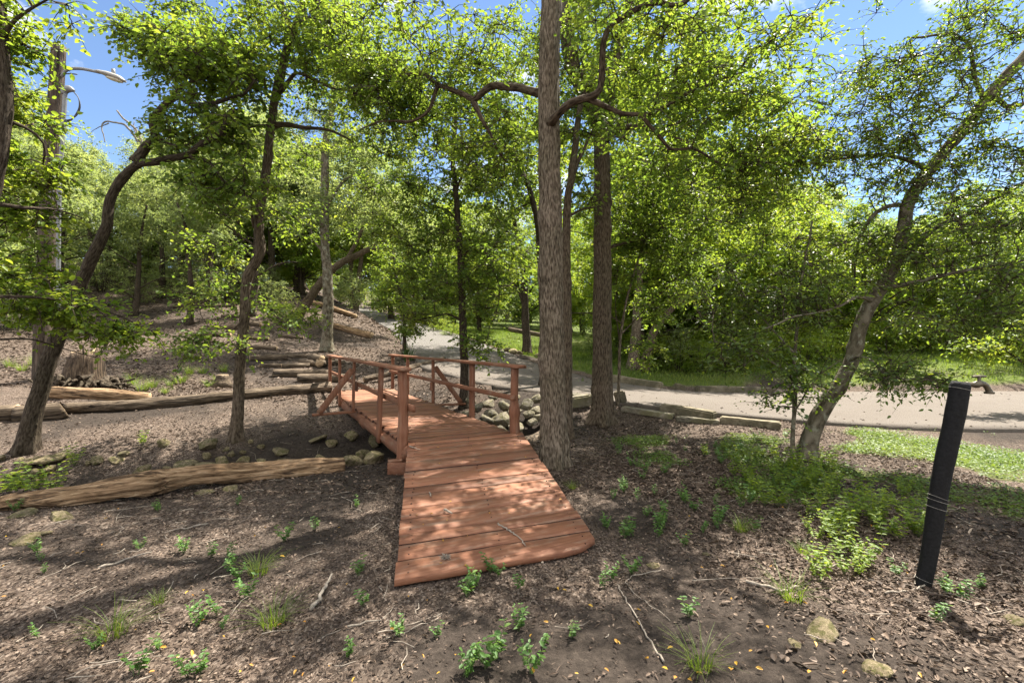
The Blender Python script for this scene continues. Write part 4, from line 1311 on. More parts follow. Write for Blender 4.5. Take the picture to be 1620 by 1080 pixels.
# bright bush at the right edge
bb = ground_pt(1640, 9.0)
Lb = [limb(path(bb, [(1630, 590, 9), (1600, 560, 8.9), (1550, 550, 8.8), (1510, 545, 8.7)]), .02, .006, .1, .01), limb(path(bb, [(1640, 560, 9), (1620, 520, 9)]), .02, .006, .1, .01)]
Cb = blobs([(W(1600, 540, 8.9), (.5, .4, .28), 26), (W(1545, 548, 8.8), (.35, .3, .14), 12), (W(1640, 520, 9), (.4, .4, .35), 16)], 140)
build_tree('shrub', 'bright yellow-green bush reaching in at the right edge above the driveway', 'shrub', bb, Lb, Cb, .28, M['leaf_bright'], M['bark_dark'], 41, lsize=.07, trunk_sides=8, twigs=6, per=9, flare=(.1, .1, 3))

# dead bare tree on the hillside
bd = ground_pt(232, 27.5, -.05)
Ld = [limb(path(bd, [(230, 420, 27.5), (226, 330, 27.5), (222, 270, 27.5), (226, 235, 27.5), (215, 205, 27.5), (195, 188, 27.5), (185, 175, 27.5)]), .15, .04, .12, .02),
      limb(path(None, [(226, 235, 27.5), (205, 205, 27.3), (190, 195, 27.2), (162, 195, 27.1), (166, 225, 27.0)]), .075, .02, .1, .02),
      limb(path(None, [(224, 250, 27.5), (235, 222, 27.6), (245, 205, 27.6), (262, 215, 27.7), (275, 235, 27.7)]), .075, .02, .1, .02),
      limb(path(None, [(222, 225, 27.5), (212, 205, 27.7), (212, 192, 27.8)]), .05, .015, .1, .02),
      limb(path(None, [(172, 195, 27.1), (150, 205, 27.1), (140, 215, 27.0)]), .03, .008, .1, .02)]
build_tree('dead_tree', 'bare grey dead tree with twisted limbs under the street light', 'tree', bd, Ld, np.zeros((0, 3)), .3, M['leaf'], M['bark_dead'], 42, trunk_sides=16)


# ------------------------------------------------------------------ bridge
TH = math.atan2(.452, .892)
BO = np.array([-1.228, 5.43, 0.0])
bridge = empty('footbridge', tuple(BO), 'red-brown stained wooden footbridge with log end posts crossing the dry creek', 'bridge', None, TH)
ca, sa = math.cos(TH), math.sin(TH)


def to_local(p):
    dx, dy = p[0] - BO[0], p[1] - BO[1]
    return np.array([dx * ca + dy * sa, -dx * sa + dy * ca, p[2]])


def board_into(g, P0, P1, up, w, th, rng, bevel=.006, segs=8, noise_amp=.002, tone=None, seams=False):
    """A sawn board from P0 to P1 (centre line), w wide across, th thick along up; bevelled long edges."""
    P0, P1, up = (np.asarray(q, float) for q in (P0, P1, up))
    a = P1 - P0
    Ln = np.linalg.norm(a)
    a /= Ln
    s = np.cross(a, up)
    s /= np.linalg.norm(s)
    u = np.cross(s, a)
    hw, ht, bv = w / 2, th / 2, bevel
    prof = [(-hw + bv, -ht), (hw - bv, -ht), (hw, -ht + bv), (hw, ht - bv), (hw - bv, ht), (-hw + bv, ht), (-hw, ht - bv), (-hw, -ht + bv)]
    V = []
    for i in range(segs + 1):
        t = i / segs
        c = P0 + a * Ln * t + u * rng.normal() * noise_amp * .6
        k = 1.0
        for (x, y) in prof:
            V.append(c + s * (x + rng.normal() * noise_amp * .5) * k + u * (y + rng.normal() * noise_amp * .3) * k)
    V = np.array(V)
    idx = np.arange((segs + 1) * 8).reshape(segs + 1, 8)
    nx = np.roll(idx, -1, 1)
    Q = np.stack([idx[:-1], nx[:-1], nx[1:], idx[1:]], -1).reshape(-1, 4)
    V = np.vstack([V, P0[None], P1[None]])
    c0, c1 = len(V) - 2, len(V) - 1
    T = np.vstack([np.stack([nx[0], idx[0], np.full(8, c0)], 1), np.stack([idx[-1], nx[-1], np.full(8, c1)], 1)])
    tn_ = rng.uniform(.2, 1) if tone is None else tone
    g.add(V, Q, T, np.tile(np.where(np.isin(np.arange(8), (0, 1, 2, 6, 7)) if seams else np.zeros(8, bool), 0.0, tn_), segs), tn_)  # seam sides darkened: gap shade painted into the tone, with seam dirt


def board(name, P0, P1, up, w, th, mat, parent=bridge, tone=None, segs=10, seed=0, na=.002, label=None):
    g = Geo()
    board_into(g, P0, P1, up, w, th, np.random.default_rng(seed), tone=tone, segs=segs, noise_amp=na)
    o = ob(name, g.mesh(name, [mat], False, 'tone'), parent)
    if label:
        o['label'] = label
    return o


DZ, LEN, WID = .305, 6.8, 1.4
rng = np.random.default_rng(3)
# deck boards
g = Geo()
y = .02
while y < LEN + .1:
    w_ = rng.choice([.135, .14, .14, .185])
    x0, x1 = .015 + rng.normal() * .012, 1.40 + rng.normal() * .012
    yc = y + w_ / 2
    zj = rng.normal() * .002
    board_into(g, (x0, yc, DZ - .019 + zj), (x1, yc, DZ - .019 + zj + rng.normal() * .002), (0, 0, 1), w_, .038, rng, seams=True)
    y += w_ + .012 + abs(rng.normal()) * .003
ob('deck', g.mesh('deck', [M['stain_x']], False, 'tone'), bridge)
# ramp boards, fanning a little from the skewed foot to the deck
NL, NR = np.array([-.671, 2.774, .045]), np.array([.595, 3.25, .045])
FL, FR = np.array([-1.18, 5.46, DZ - .003]), np.array([.115, 6.11, DZ - .003])
NL, NR, FL, FR = (to_local(q) for q in (NL, NR, FL, FR))
fr = [0, .079, .15, .2, .288, .355, .448, .507, .599, .652, .748, .812, .888, .95, 1.0]
g = Geo()
for i in range(len(fr) - 1):
    s0, s1 = fr[i] + .0026, fr[i + 1] - .0026
    a0, a1 = NL + (FL - NL) * s0, NL + (FL - NL) * s1
    c0, c1 = NR + (FR - NR) * s0, NR + (FR - NR) * s1
    e = rng.normal() * .006
    dirv = unit((c0 + c1) / 2 - (a0 + a1) / 2)
    wdt_a, wdt_b = np.linalg.norm(a1 - a0), np.linalg.norm(c1 - c0)
    # a tapered board: profile built from its four top corners
    up = np.array([0, 0, 1.0])
    segs = 10
    th_, bv = .042, .007
    zj = rng.normal() * .0025
    Vv = []
    for q in range(segs + 1):
        t = q / segs
        A_ = a0 + (c0 - a0) * t + dirv * (e if t in (0, 1) else 0)
        B_ = a1 + (c1 - a1) * t + dirv * (e if t in (0, 1) else 0)
        if i == 0 and q == segs:
            A_ = A_ + (B_ - A_) * .45 - dirv * .0
        if i == 0 and q == segs - 1:
            A_ = A_ + (B_ - A_) * .10
        d_ = unit(B_ - A_)
        sag = rng.normal() * .0012 + zj
        for (k_, zz) in ((bv, -th_), (-bv, -th_), (0, -th_ + bv), (0, -bv), (-bv, 0), (bv, 0), (0, -bv), (0, -th_ + bv)):
            pass
        prof = [(A_ + d_ * bv, -th_), (B_ - d_ * bv, -th_), (B_, -th_ + bv), (B_, -bv), (B_ - d_ * bv, 0), (A_ + d_ * bv, 0), (A_, -bv), (A_, -th_ + bv)]
        for P_, zz in prof:
            Vv.append(P_ + up * (zz + sag) + d_ * rng.normal() * .0008)
    Vv = np.array(Vv)
    idx = np.arange((segs + 1) * 8).reshape(segs + 1, 8)
    nx = np.roll(idx, -1, 1)
    Qq = np.stack([idx[:-1], idx[1:], nx[1:], nx[:-1]], -1).reshape(-1, 4)
    Vv = np.vstack([Vv, Vv[:8].mean(0)[None], Vv[-8:].mean(0)[None]])
    n0 = len(Vv) - 2
    Tt = np.vstack([np.stack([idx[0], nx[0], np.full(8, n0)], 1), np.stack([nx[-1], idx[-1], np.full(8, n0 + 1)], 1)])
    tn_ = rng.uniform(.2, 1)
    fa_ = np.tile(np.where(np.isin(np.arange(8), (0, 1, 2, 6, 7)), 0.0, tn_), segs)  # dark tone on the sides paints in gap shade along with dirt
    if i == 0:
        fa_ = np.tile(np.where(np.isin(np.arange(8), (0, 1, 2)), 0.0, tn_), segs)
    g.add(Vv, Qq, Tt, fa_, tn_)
for i in range(len(fr) - 1):
    sm = (fr[i] + fr[i + 1]) / 2
    for q_ in (.06, .5, .94):
        for e_ in (-.22, .22):
            ss = sm + e_ * (fr[i + 1] - fr[i])
            a_ = NL + (FL - NL) * ss
            c_ = NR + (FR - NR) * ss
            p_ = a_ + (c_ - a_) * (q_ + rng.normal() * .006)
            th_ = np.arange(8) / 8 * 6.283
            ringv = np.stack([p_[0] + .0055 * np.cos(th_), p_[1] + .0055 * np.sin(th_), np.full(8, p_[2] + .0045)], 1)
            Vn = np.vstack([ringv, [[p_[0], p_[1], p_[2] + .0055]], ringv - np.array([0, 0, .01])])
            Tn = np.array([(k_, (k_ + 1) % 8, 8) for k_ in range(8)])
            Qn = np.array([(9 + k_, 9 + (k_ + 1) % 8, (k_ + 1) % 8, k_) for k_ in range(8)])
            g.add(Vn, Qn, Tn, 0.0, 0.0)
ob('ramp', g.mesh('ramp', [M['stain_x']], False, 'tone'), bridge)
# ramp stringers under the boards
for t in (.06, .5, .94):
    a = NL + (NR - NL) * t
    c = FL + (FR - FL) * t
    board('stringer', a + np.array([0, .05, -.085]), c + np.array([0, -.02, -.125]), (0, 0, 1), .05, .075, M['stain_y'], seed=int(t * 100), tone=.2)

# log beams either side of the deck
for x, sd in ((.07, 1), (1.33, 2)):
    r2 = np.random.default_rng(sd)
    P = np.array([(x + r2.normal() * .008, yy, DZ - .135 + r2.normal() * .006) for yy in np.linspace(-.05, LEN + .15, 34)])
    g = Geo()
    V, Q, T = tube(P, np.full(34, .092), 20, .10, 4, seed=sd, lump=.12)
    g.add(V, Q, T, .45)
    ob('beam', g.mesh('beam', [M['stain_y']], True, 'tone'), bridge)
RT = 1.15   # top of the handrail


def log_post(x, y, z0, z1, r0, r1, seed, knots=()):
    r2 = np.random.default_rng(seed)
    n = 40
    zz = np.linspace(z0, z1, n)
    P = np.array([(x + .01 * math.sin(q * 5 + seed), y + .01 * math.cos(q * 4 + seed), q) for q in zz])
    R = r0 + (r1 - r0) * np.linspace(0, 1, n)
    for zc, amp, wd in knots:
        R = R * (1 + amp * np.exp(-((zz - zc) / wd) ** 2))
    V, Q, T = tube(P, R, 26, .06, 3, seed=seed, lump=.14)
    g = Geo()
    g.add(V, Q, T, .5)
    return ob('post', g.mesh('post', [M['stain_z']], True, 'tone'), bridge)


log_post(0, 0, -.12, RT - .045, .058, .050, 5, [(.80, .16, .06), (.42, .18, .05)])
log_post(1.425, .02, -.15, RT - .045, .050, .047, 8, [(.56, .45, .09), (.35, .25, .1)])
LP = [(1.15, .145, .045, 0.03), (3.15, .085, .04, 0), (5.0, .14, .045, 0), (6.72, .09, .07, 0)]
RP = [(1.48, .135, .05, 0), (3.42, .075, .045, 0), (5.28, .10, .05, 0), (6.72, .09, .07, 0)]
for k, (yy, w_, th_, ln) in enumerate(LP):
    board('post', (-.035 - (.0 if k != 1 else .02), yy, DZ - (.20 if k in (0, 2) else .03 if k == 1 else .35)), (-.035 + ln, yy - ln * 1.5, RT - .043), (1, 0, 0), w_, th_, M['stain_z'], seed=20 + k, tone=.45 + .1 * (k % 3))
for k, (yy, w_, th_, ln) in enumerate(RP):
    board('post', (1.44, yy, DZ - (.12 if k != 1 else .03)), (1.44, yy, RT - .043), (1, 0, 0), w_, th_, M['stain_z'], seed=30 + k, tone=.45 + .1 * (k % 3))
# small blocks that carry the mid rail at the middle posts
board('rail_block', (.012, 3.20, .60), (.012, 3.20, .76), (1, 0, 0), .075, .04, M['stain_z'], seed=50)
board('rail_block', (1.395, 3.38, .54), (1.395, 3.38, .70), (1, 0, 0), .075, .04, M['stain_z'], seed=51)
# hand rails and mid rails
board('handrail', (-.01, -.14, RT - .019), (-.03, LEN + .08, RT - .012), (0, 0, 1), .145, .040, M['stain_y'], seed=40, tone=.6, segs=24, na=.004)
board('handrail', (1.425, -.16, RT - .019), (1.43, LEN + .08, RT - .010), (0, 0, 1), .14, .040, M['stain_y'], seed=41, tone=.6, segs=24, na=.003)
board('mid_rail', (.075, -.19, .695), (.01, LEN, .74), (0, 0, 1), .04, .068, M['stain_y'], seed=42, tone=.5, segs=24)
board('mid_rail', (1.375, -.06, .735), (1.39, LEN, .74), (0, 0, 1), .04, .06, M['stain_y'], seed=43, tone=.5, segs=24)
# outriggers and braces at the middle
board('outrigger', (-.02, 3.15, DZ - .045), (-.70, 3.15, DZ - .055), (0, 0, 1), .09, .038, M['stain_x'], seed=44, tone=.6)
board('outrigger', (1.42, 3.42, DZ - .045), (2.08, 3.42, DZ - .055), (0, 0, 1), .09, .038, M['stain_x'], seed=45, tone=.5)
board('brace', (-.60, 3.10, DZ - .03), (-.075, 3.10, .98), (0, 1, 0), .10, .038, M['stain_z'], seed=46, tone=.55)
board('brace', (2.00, 3.42, DZ - .03), (1.48, 3.42, .98), (0, 1, 0), .085, .038, M['stain_z'], seed=47, tone=.5)
# sill boards at the ends
eb = board('end_board', (-.19, -.10, .03), (.02, -.18, .03), (0, 0, 1), .04, .17, M['stain_x'], seed=48, tone=.35)
for zz in (-.015, .07):
    bpy_me = bpy.data.meshes.new('bolt')
    bm = bmesh.new()
    bmesh.ops.create_uvsphere(bm, u_segments=10, v_segments=6, radius=.009)
    bm.to_mesh(bpy_me)
    bm.free()
    bpy_me.materials.append(M['metal'])
    ob('bolt', bpy_me, eb, (-.01, -.19, .03 + zz - .03))
board('end_board', (-.02, -.06, .115), (-.17, -.04, .115), (0, 0, 1), .09, .035, M['stain_x'], seed=49, tone=.4)
board('end_board', (-.35, LEN + .12, DZ - .16), (1.6, LEN + .12, DZ - .16), (0, 0, 1), .09, .2, M['stain_x'], seed=52, tone=.3)


# ------------------------------------------------------------------ logs
def make_log(P, R, mat, seed, ns=28, lump=.14, ridge=.10, step=.06):
    """Log mesh with sawn ends in the cut material, its long axis kept as X by rotating the object. Returns mesh, loc, rot."""
    P = resample(np.asarray(P, float), step)
    n = len(P)
    R = np.interp(np.linspace(0, 1, n), np.linspace(0, 1, len(R)), R)
    a = P[-1] - P[0]
    yaw, pit = math.atan2(a[1], a[0]), -math.atan2(a[2], math.hypot(a[0], a[1]))
    rot = Matrix.Rotation(yaw, 3, 'Z') @ Matrix.Rotation(pit, 3, 'Y')
    Ri = np.array(rot.inverted())
    base = P.mean(0)
    Pl = (P - base) @ Ri.T
    V, Q, T = tube(Pl, R, ns, ridge, 3.0, seed=seed, lump=lump)
    mi = np.concatenate([np.zeros(len(Q), int), np.ones(len(T), int)])
    me = mesh_np('log', V, Q, T, [mat, M['cut']], True, mat_index=mi)
    return me, tuple(base), rot.to_euler()


def log(P, R, mat, seed, label, group=None, name='log', cat='log', **kw):
    me, loc, rot = make_log(P, R, mat, seed, **kw)
    return tag(ob(name, me, None, loc, rot), label, cat, group)


def gp(px, py, d, r):
    """A point on the ground at depth d, lifted by r."""
    x = (px - 810) / F * d
    return np.array([x, d, tz(x, d) + r])


log([W(-90, 812, 4.05), W(0, 797, 4.15), W(90, 785, 4.25), W(170, 773, 4.4), W(235, 764, 4.58), W(275, 758, 4.72), W(340, 751, 4.9), W(420, 746, 5.15), W(500, 741, 5.4), W(544, 738, 5.55)],
    [.036, .052, .068, .08, .105, .074, .094, .086, .094, .082], M['log_x'], 3, 'long barkless sunlit log lying along the near bank of the creek', ns=72, lump=.42, ridge=.24, step=.03)
sp = np.array([W(243, 764, 4.62), W(250, 745, 4.66), W(258, 738, 4.72)])
log([gp(25, 660, 8.0, .10), gp(90, 655, 8.2, .12), gp(102, 648, 8.25, .13)], [.13, .14, .145], M['log_grey'], 5, 'thick log with a pale sawn end resting beside the leaning trunk', lump=.10)
log([gp(103, 645, 8.5, .09), gp(200, 640, 8.9, .09), gp(300, 633, 9.5, .09), gp(420, 622, 10.4, .09), gp(522, 617, 11.4, .11)], [.085, .10, .095, .10, .125], M['log_grey'], 6,
    'longest log, lying along the far bank from the leaning trunk to the bridge', lump=.2)
log([gp(84, 625, 9.0, .20), gp(160, 622, 9.1, .20), gp(236, 620, 9.3, .13)], [.11, .105, .10], M['log_x'], 7, 'short barkless log resting on top of the longest log by the uprooted stump', lump=.14)
log([gp(-30, 668, 7.9, .10), gp(28, 660, 8.05, .11)], [.13, .13], M['log_grey'], 8, 'dark log running out of the left edge behind the leaning trunk')
STEPS = [  # x0, x1, depth0, depth1, r
    (432, 522, 12.6, 13.0, .11), (470, 545, 12.2, 12.6, .12), (395, 455, 14.2, 14.7, .09), (395, 438, 15.6, 15.8, .08), (445, 490, 13.6, 14.0, .07), (315, 365, 16.5, 16.8, .10),
    (390, 412, 18.5, 18.6, .10), (275, 330, 20.5, 20.8, .10), (250, 300, 23, 23.2, .10), (340, 395, 17.6, 18, .09)]
STEPS += [(455, 505, 15.0, 15.3, .06), (410, 452, 13.4, 13.7, .06), (350, 392, 19.4, 19.6, .07), (300, 350, 22, 22.3, .08), (380, 425, 16.6, 16.9, .07), (265, 310, 25, 25.2, .09), (335, 372, 21, 21.2, .07), (440, 480, 17.5, 17.7, .06)]
ORD = 'lowest second third fourth fifth sixth seventh eighth ninth tenth eleventh twelfth thirteenth fourteenth fifteenth sixteenth seventeenth highest'.split()
RANK = np.argsort(np.argsort([q[2] + q[3] for q in STEPS], kind='stable'))
for k, (x0, x1, d0, d1, r) in enumerate(STEPS):
    lab = 'weathered log edging the hillside path, ' + ORD[RANK[k]] + ' of the steps counted up from the bridge'
    log([gp(x0, 0, d0, r * .7), gp((x0 + x1) / 2, 0, (d0 + d1) / 2 + .03, r * .75), gp(x1, 0, d1, r * .7)], [r, r * 1.05, r * .95], M['log_grey'], 60 + k, lab, 'log steps up the hillside path', ns=16)
log([gp(525, 0, 20, .1), gp(560, 0, 19.6, .1), gp(588, 0, 19.2, .1)], [.11, .12, .12], M['log_x'], 80, 'reddish log at the road edge right of the pale trunk, lower one')
log([gp(482, 0, 24, .12), gp(520, 0, 23.5, .12), gp(563, 0, 23, .12)], [.10, .11, .10], M['log_x'], 81, 'reddish log at the road edge right of the pale trunk, upper one')
log([gp(575, 0, 12.6, .08), gp(640, 0, 13.2, .08), gp(702, 0, 14.6, .08)], [.07, .08, .07], M['log_grey'], 82, 'grey crooked log on the ground beyond the bridge, seen through the far railings')
# wood pile
for k, (x, z, L, r, yaw) in enumerate([(492, .08, .75, .085, .25), (503, .08, .7, .095, 1.1), (514, .08, .8, .09, 1.5), (500, .23, .7, .095, .7), (512, .24, .75, .075, .4), (524, .08, .9, .08, 2.2)]):
    c = gp(x, 0, 14.2 + .05 * k, z)
    d_ = np.array([math.cos(yaw), -math.sin(yaw), .08 * (k % 3 - 1)]) * L / 2
    log([c - d_, c, c + d_], [r, r * 1.02, r], M['log_grey'], 90 + k, 'short cut log stacked in the small wood pile at the foot of the pale trunk', 'logs of the small wood pile', ns=16)
# split log bordering the creek at the right post
log([gp(828, 0, 7.5, .06), gp(860, 0, 8.2, .07), gp(905, 0, 9.0, .05)], [.08, .085, .07], M['log_grey'], 99, 'pale curved log edging the bank right of the last bridge post')
log([W(805, 521, 27.5), W(835, 526, 27), W(870, 532, 26.5)], [.12, .12, .12], M['log_grey'], 100, 'thin pole lying across the far side of the lawn')

# uprooted stump
b = gp(135, 0, 9.9, -.02)
st = empty('stump', tuple(b), 'broken tree stump with a tangled root mass behind the stacked logs', 'stump')
V, Q, T = tube(np.array([(0, 0, .0), (0.0, 0, .25), (.02, 0, .50), (.04, 0, .75), (.03, 0, .86)]), [.46, .34, .29, .27, .22], 36, .12, 4, seed=4, lump=.15)
mi = np.concatenate([np.zeros(len(Q), int), np.ones(len(T), int)])
top_ = V[:, 2] > .68
V[top_, 2] += .09 * vnoise(V[top_] * 9)
ob('trunk', mesh_np('trunk', V, Q, T, [M['stump'], M['cut']], True, mat_index=mi), st)
r2 = np.random.default_rng(8)
BP, BR = [], []
for k in range(58):
    a = r2.uniform(-3.5, .7)
    L_ = r2.uniform(.25, .62)
    p0 = np.array([math.cos(a) * .24, math.sin(a) * .24, r2.uniform(.05, .30)])
    p3 = p0 + np.array([math.cos(a) * L_, math.sin(a) * L_ * .7, r2.uniform(-.28, .1)])
    BP.append(np.linspace(p0, p3, 6) + r2.normal(size=(6, 3)) * .06)
    BR.append(np.linspace(r2.uniform(.05, .10), .02, 6))
V, Q = multi_tubes(np.array(BP), np.array(BR), 6)
ob('roots', mesh_np('roots', V, Q, None, [M['twig']]), st)
b = gp(352, 0, 11.2, -.02)
V, Q, T = tube(np.array([(0, 0, 0), (0, 0, .1), (0, 0, .2), (0, 0, .27)]), [.20, .15, .125, .12], 24, .1, 4, flare=(.3, .1, 4), seed=2)
mi = np.concatenate([np.zeros(len(Q), int), np.ones(len(T), int)])
tag(ob('stump', mesh_np('stump', V, Q, T, [M['log_grey'], M['cut']], True, mat_index=mi), None, tuple(b)), 'small sawn stump just behind the longest log', 'stump')


# ------------------------------------------------------------------ stones
def rock_mesh(seed, sub=3, flat=.8, angular=.5, mat=None):
    bm = bmesh.new()
    bmesh.ops.create_icosphere(bm, subdivisions=sub, radius=1)
    V = np.array([v.co for v in bm.verts])
    r2 = np.random.default_rng(seed)
    # chip planes off for angularity
    for k in range(int(26 * angular) + 4):
        nrm = unit(r2.normal(size=3))
        h = r2.uniform(.5, .9)
        dd = V @ nrm - h
        V = V - np.where(dd > 0, dd * .95, 0)[:, None] * nrm
    V = V * (1 + .14 * fbm(V * 1.5 + seed, 3) + .07 * fbm(V * 6 + seed, 3))[:, None]
    V[:, 2] *= flat
    for v, c in zip(bm.verts, V):
        v.co = c
    me = bpy.data.meshes.new('rock')
    bm.to_mesh(me)
    bm.free()
    me.polygons.foreach_set('use_smooth', np.ones(len(me.polygons), bool))
    me.materials.append(mat)
    return me


ROCKS = [rock_mesh(400 + k, 4, .75, .6, M['stone']) for k in range(5)]
BOULD = [rock_mesh(420 + k, 4, .8, .55, M['stone_grey']) for k in range(5)]
SLABS = [rock_mesh(440 + k, 4, .35, .6, M['stone']) for k in range(3)]
r2 = np.random.default_rng(21)


def rock(me, p, s, label, group=None, name='rock', cat='rock', sq=(1, 1, 1)):
    o = ob(name, me, None, tuple(p), (r2.normal() * .15, r2.normal() * .15, r2.random() * 6.28), tuple(s * q for q in sq))
    return tag(o, label, cat, group)


# boulders lining the creek at the road (photo x, y, depth, radius)
BL = [(755, 645, 8.7, .16), (775, 655, 8.6, .17), (795, 663, 8.5, .22), (772, 638, 8.9, .15), (798, 642, 8.9, .17), (770, 664, 8.4, .16), (834, 640, 8.9, .17), (850, 630, 9.1, .14), (848, 648, 8.8, .14),
      (835, 655, 8.6, .14), (852, 660, 8.6, .15), (842, 668, 8.4, .12), (815, 652, 8.7, .17), (872, 632, 9.2, .16), (866, 650, 8.8, .15), (912, 628, 9.3, .18), (925, 640, 9.2, .15),
      (900, 642, 9.1, .15), (885, 655, 8.9, .15), (930, 628, 9.4, .12), (740, 655, 8.6, .14), (728, 663, 8.4, .13), (758, 670, 8.3, .14), (815, 676, 8.3, .17), (793, 680, 8.1, .14), (780, 628, 9.1, .12), (815, 630, 9.2, .13), (745, 633, 8.9, .12)]
for k, (px, py, d, r) in enumerate(BL):
    rock(BOULD[k % 5], W(px, py, d), r * .98, 'rounded grey limestone boulder in the stone wall lining the creek by the driveway', 'boulders of the creek wall', 'boulder', 'boulder', (1, .9, .85))
# mossy stones in the creek bed (photo x, y, depth, radius)
CR = [(537, 688, 7.0, .13, 'round mossy stone in the creek close to the left side of the bridge'), (575, 672, 7.6, .14, 'yellow mossy boulder under the left edge of the bridge deck'),
      (556, 664, 8.0, .12, 'darker mossy stone under the bridge, behind the yellow boulder'), (562, 705, 6.7, .10, 'small pale stone between the round mossy stone and the log post'),
      (520, 678, 7.3, .07, 'small pale upright stone left of the round mossy stone'), (352, 702, 7.0, .11, 'yellow mossy stone at the foot of the crooked slim trunk, on its left'),
      (328, 690, 7.3, .14, 'broad brownish stone two places left of the crooked slim trunk'), (385, 700, 7.1, .11, 'stone at the foot of the crooked slim trunk, on its right'),
      (590, 728, 5.9, .13, 'long mossy stone lying beside the log end under the bridge corner'), (558, 728, 5.8, .12, 'pale sunlit stone touching the end of the barkless log'),
      (445, 702, 7.0, .09, 'pale flat stone on the bare bank between the crooked trunk and bridge'), (215, 716, 6.4, .13, 'mossy stone lying left of centre in the creek bed'),
      (75, 699, 6.6, .17, 'flat pale slab at the foot of the leaning trunk')]
for k, (px, py, d, r, lab) in enumerate(CR):
    x = (px - 810) / F * d
    rock((ROCKS if k not in (10, 12) else SLABS)[k % 3], np.array([x, d, tz(x, d) + r * .35]), r * 1.1, lab, None, 'rock', 'rock', (1.6, 1, .9) if k == 8 else (1, 1, 1))
for k in range(64):
    px = r2.uniform(60, 520)
    i = r2.integers(40, len(CREEK) - 16)
    c = CREEK[i]
    o_ = r2.normal() * .38 + .6
    p = np.array([c[0] + r2.normal() * .2, c[1] + o_, 0])
    r = r2.uniform(.045, .135)
    rock(ROCKS[k % 5] if k % 3 else SLABS[k % 3], np.array([p[0], p[1], tz(p[0], p[1]) + r * .25]), r * (1.5 if k % 3 == 0 else 1), 'small limestone rock strewn over the dry creek bed', 'small rocks of the creek bed')
for k, (px, py, r, lab) in enumerate([(63, 843, .085, 'sunlit yellow slab near the left edge in front of the log, right one of two'), (40, 858, .11, 'yellowish slab lying flush with the soil at the left edge'),
                                      (95, 820, .12, 'mossy slab under the left part of the barkless log'), (30, 815, .12, 'mossy slab at the far left end of the barkless log'),
                                      (365, 772, .10, 'pale stone wedged under the middle of the barkless log'), (325, 776, .10, 'mossy flat stone under the middle of the barkless log'),
                                      (1030, 892, .055, 'grey stone right of the ramp foot'), (1118, 876, .045, 'small grey stone further right of the ramp foot'), (1300, 1000, .12, 'mossy half buried stone at the lower right'),
                                      (1260, 1022, .04, 'small white stone beside the mossy half buried stone'), (1385, 1068, .07, 'pale wedge-shaped stone at the bottom edge, lower right'),
                                      (1600, 985, .07, 'grey angular stone at the right edge of the litter'), (315, 1064, .02, 'tiny white stone near the bottom edge at the left'), (110, 752, .06, 'small stone behind the left end of the barkless log')]):
    d = F * EYE / (py - HZ)
    x = (px - 810) / F * d
    rock(SLABS[k % 3], np.array([x, d, tz(x, d) + r * .06]), r, lab, None, 'rock', 'rock', (1, .8, .9))
for k, (px, py, d, r) in enumerate([(802, 572, 17.8, .16), (812, 574, 17.5, .2), (822, 572, 17.8, .15), (858, 573, 17.6, .2), (866, 576, 17.4, .22), (850, 576, 17.4, .14)]):
    x = (px - 810) / F * d
    rock(ROCKS[k % 5], np.array([x, d, tz(x, d) + r * .3]), r, 'small dark rock around the lawn tree by the driveway', 'rocks round the foot of the lawn tree')


# kerb stones
def block(P0, P1, w, h, mat, seed, label, name='kerb_stone', cat='kerb stone', group=None):
    """A rough sawn stone block from P0 to P1 on the ground."""
    P0, P1 = np.asarray(P0, float), np.asarray(P1, float)
    c = (P0 + P1) / 2
    a = P1 - P0
    L_ = np.linalg.norm(a)
    bm = bmesh.new()
    bmesh.ops.create_cube(bm, size=1)
    bmesh.ops.scale(bm, vec=(L_, w, h), verts=bm.verts)
    bmesh.ops.bevel(bm, geom=bm.edges[:], offset=min(w, h) * .14, segments=2, affect='EDGES')
    bmesh.ops.subdivide_edges(bm, edges=[e for e in bm.edges if e.calc_length() > L_ * .4], cuts=12, use_grid_fill=True)
    r3 = np.random.default_rng(seed)
    for v in bm.verts:
        q = np.array(v.co) * 5 + seed
        v.co += Vector(tuple(.022 * fbm(np.array([q + k * 9]), 3)[0] for k in range(3)))
    me = bpy.data.meshes.new(name)
    bm.to_mesh(me)
    bm.free()
    me.materials.append(mat)
    return tag(ob(name, me, None, tuple(c + np.array([0, 0, h * .5 - .03])), (0, -math.atan2(a[2], math.hypot(a[0], a[1])), math.atan2(a[1], a[0]))), label, cat, group)


block(gp(968, 0, 13.3, 0), gp(1048, 0, 12.75, 0), .28, .22, M['kerb'], 1, 'long kerb stone on the far side of the driveway, right behind the brown-barked trunk')
block(gp(1066, 0, 12.9, 0), gp(1083, 0, 12.85, 0), .26, .18, M['kerb'], 2, 'short square kerb stone in the gap between the two long far ones')
block(gp(1102, 0, 12.75, 0), gp(1218, 0, 12.9, 0), .28, .20, M['kerb'], 3, 'long dark kerb stone on the far side of the driveway, right one')
block(gp(1047, 0, 8.75, 0), gp(1132, 0, 8.1, .0), .20, .17, M['kerb'], 4, 'dark upright kerb stone on the near side of the driveway, left one')
block(gp(1140, 0, 8.05, 0), gp(1235, 0, 7.65, 0), .20, .13, M['kerb'], 5, 'dark kerb stone on the near side of the driveway, right one sunk in green plants')
block(gp(985, 0, 8.75, .0), gp(1066, 0, 8.3, .0), .20, .085, M['stone_grey'], 6, 'low pale flat stone edging the bank right of the brown-barked trunk', 'edging_stone', 'stone')
block(gp(1070, 0, 8.2, .0), gp(1138, 0, 8.0, .0), .20, .08, M['stone_grey'], 7, 'low pale flat stone in front of the dark upright kerb stone', 'edging_stone', 'stone')
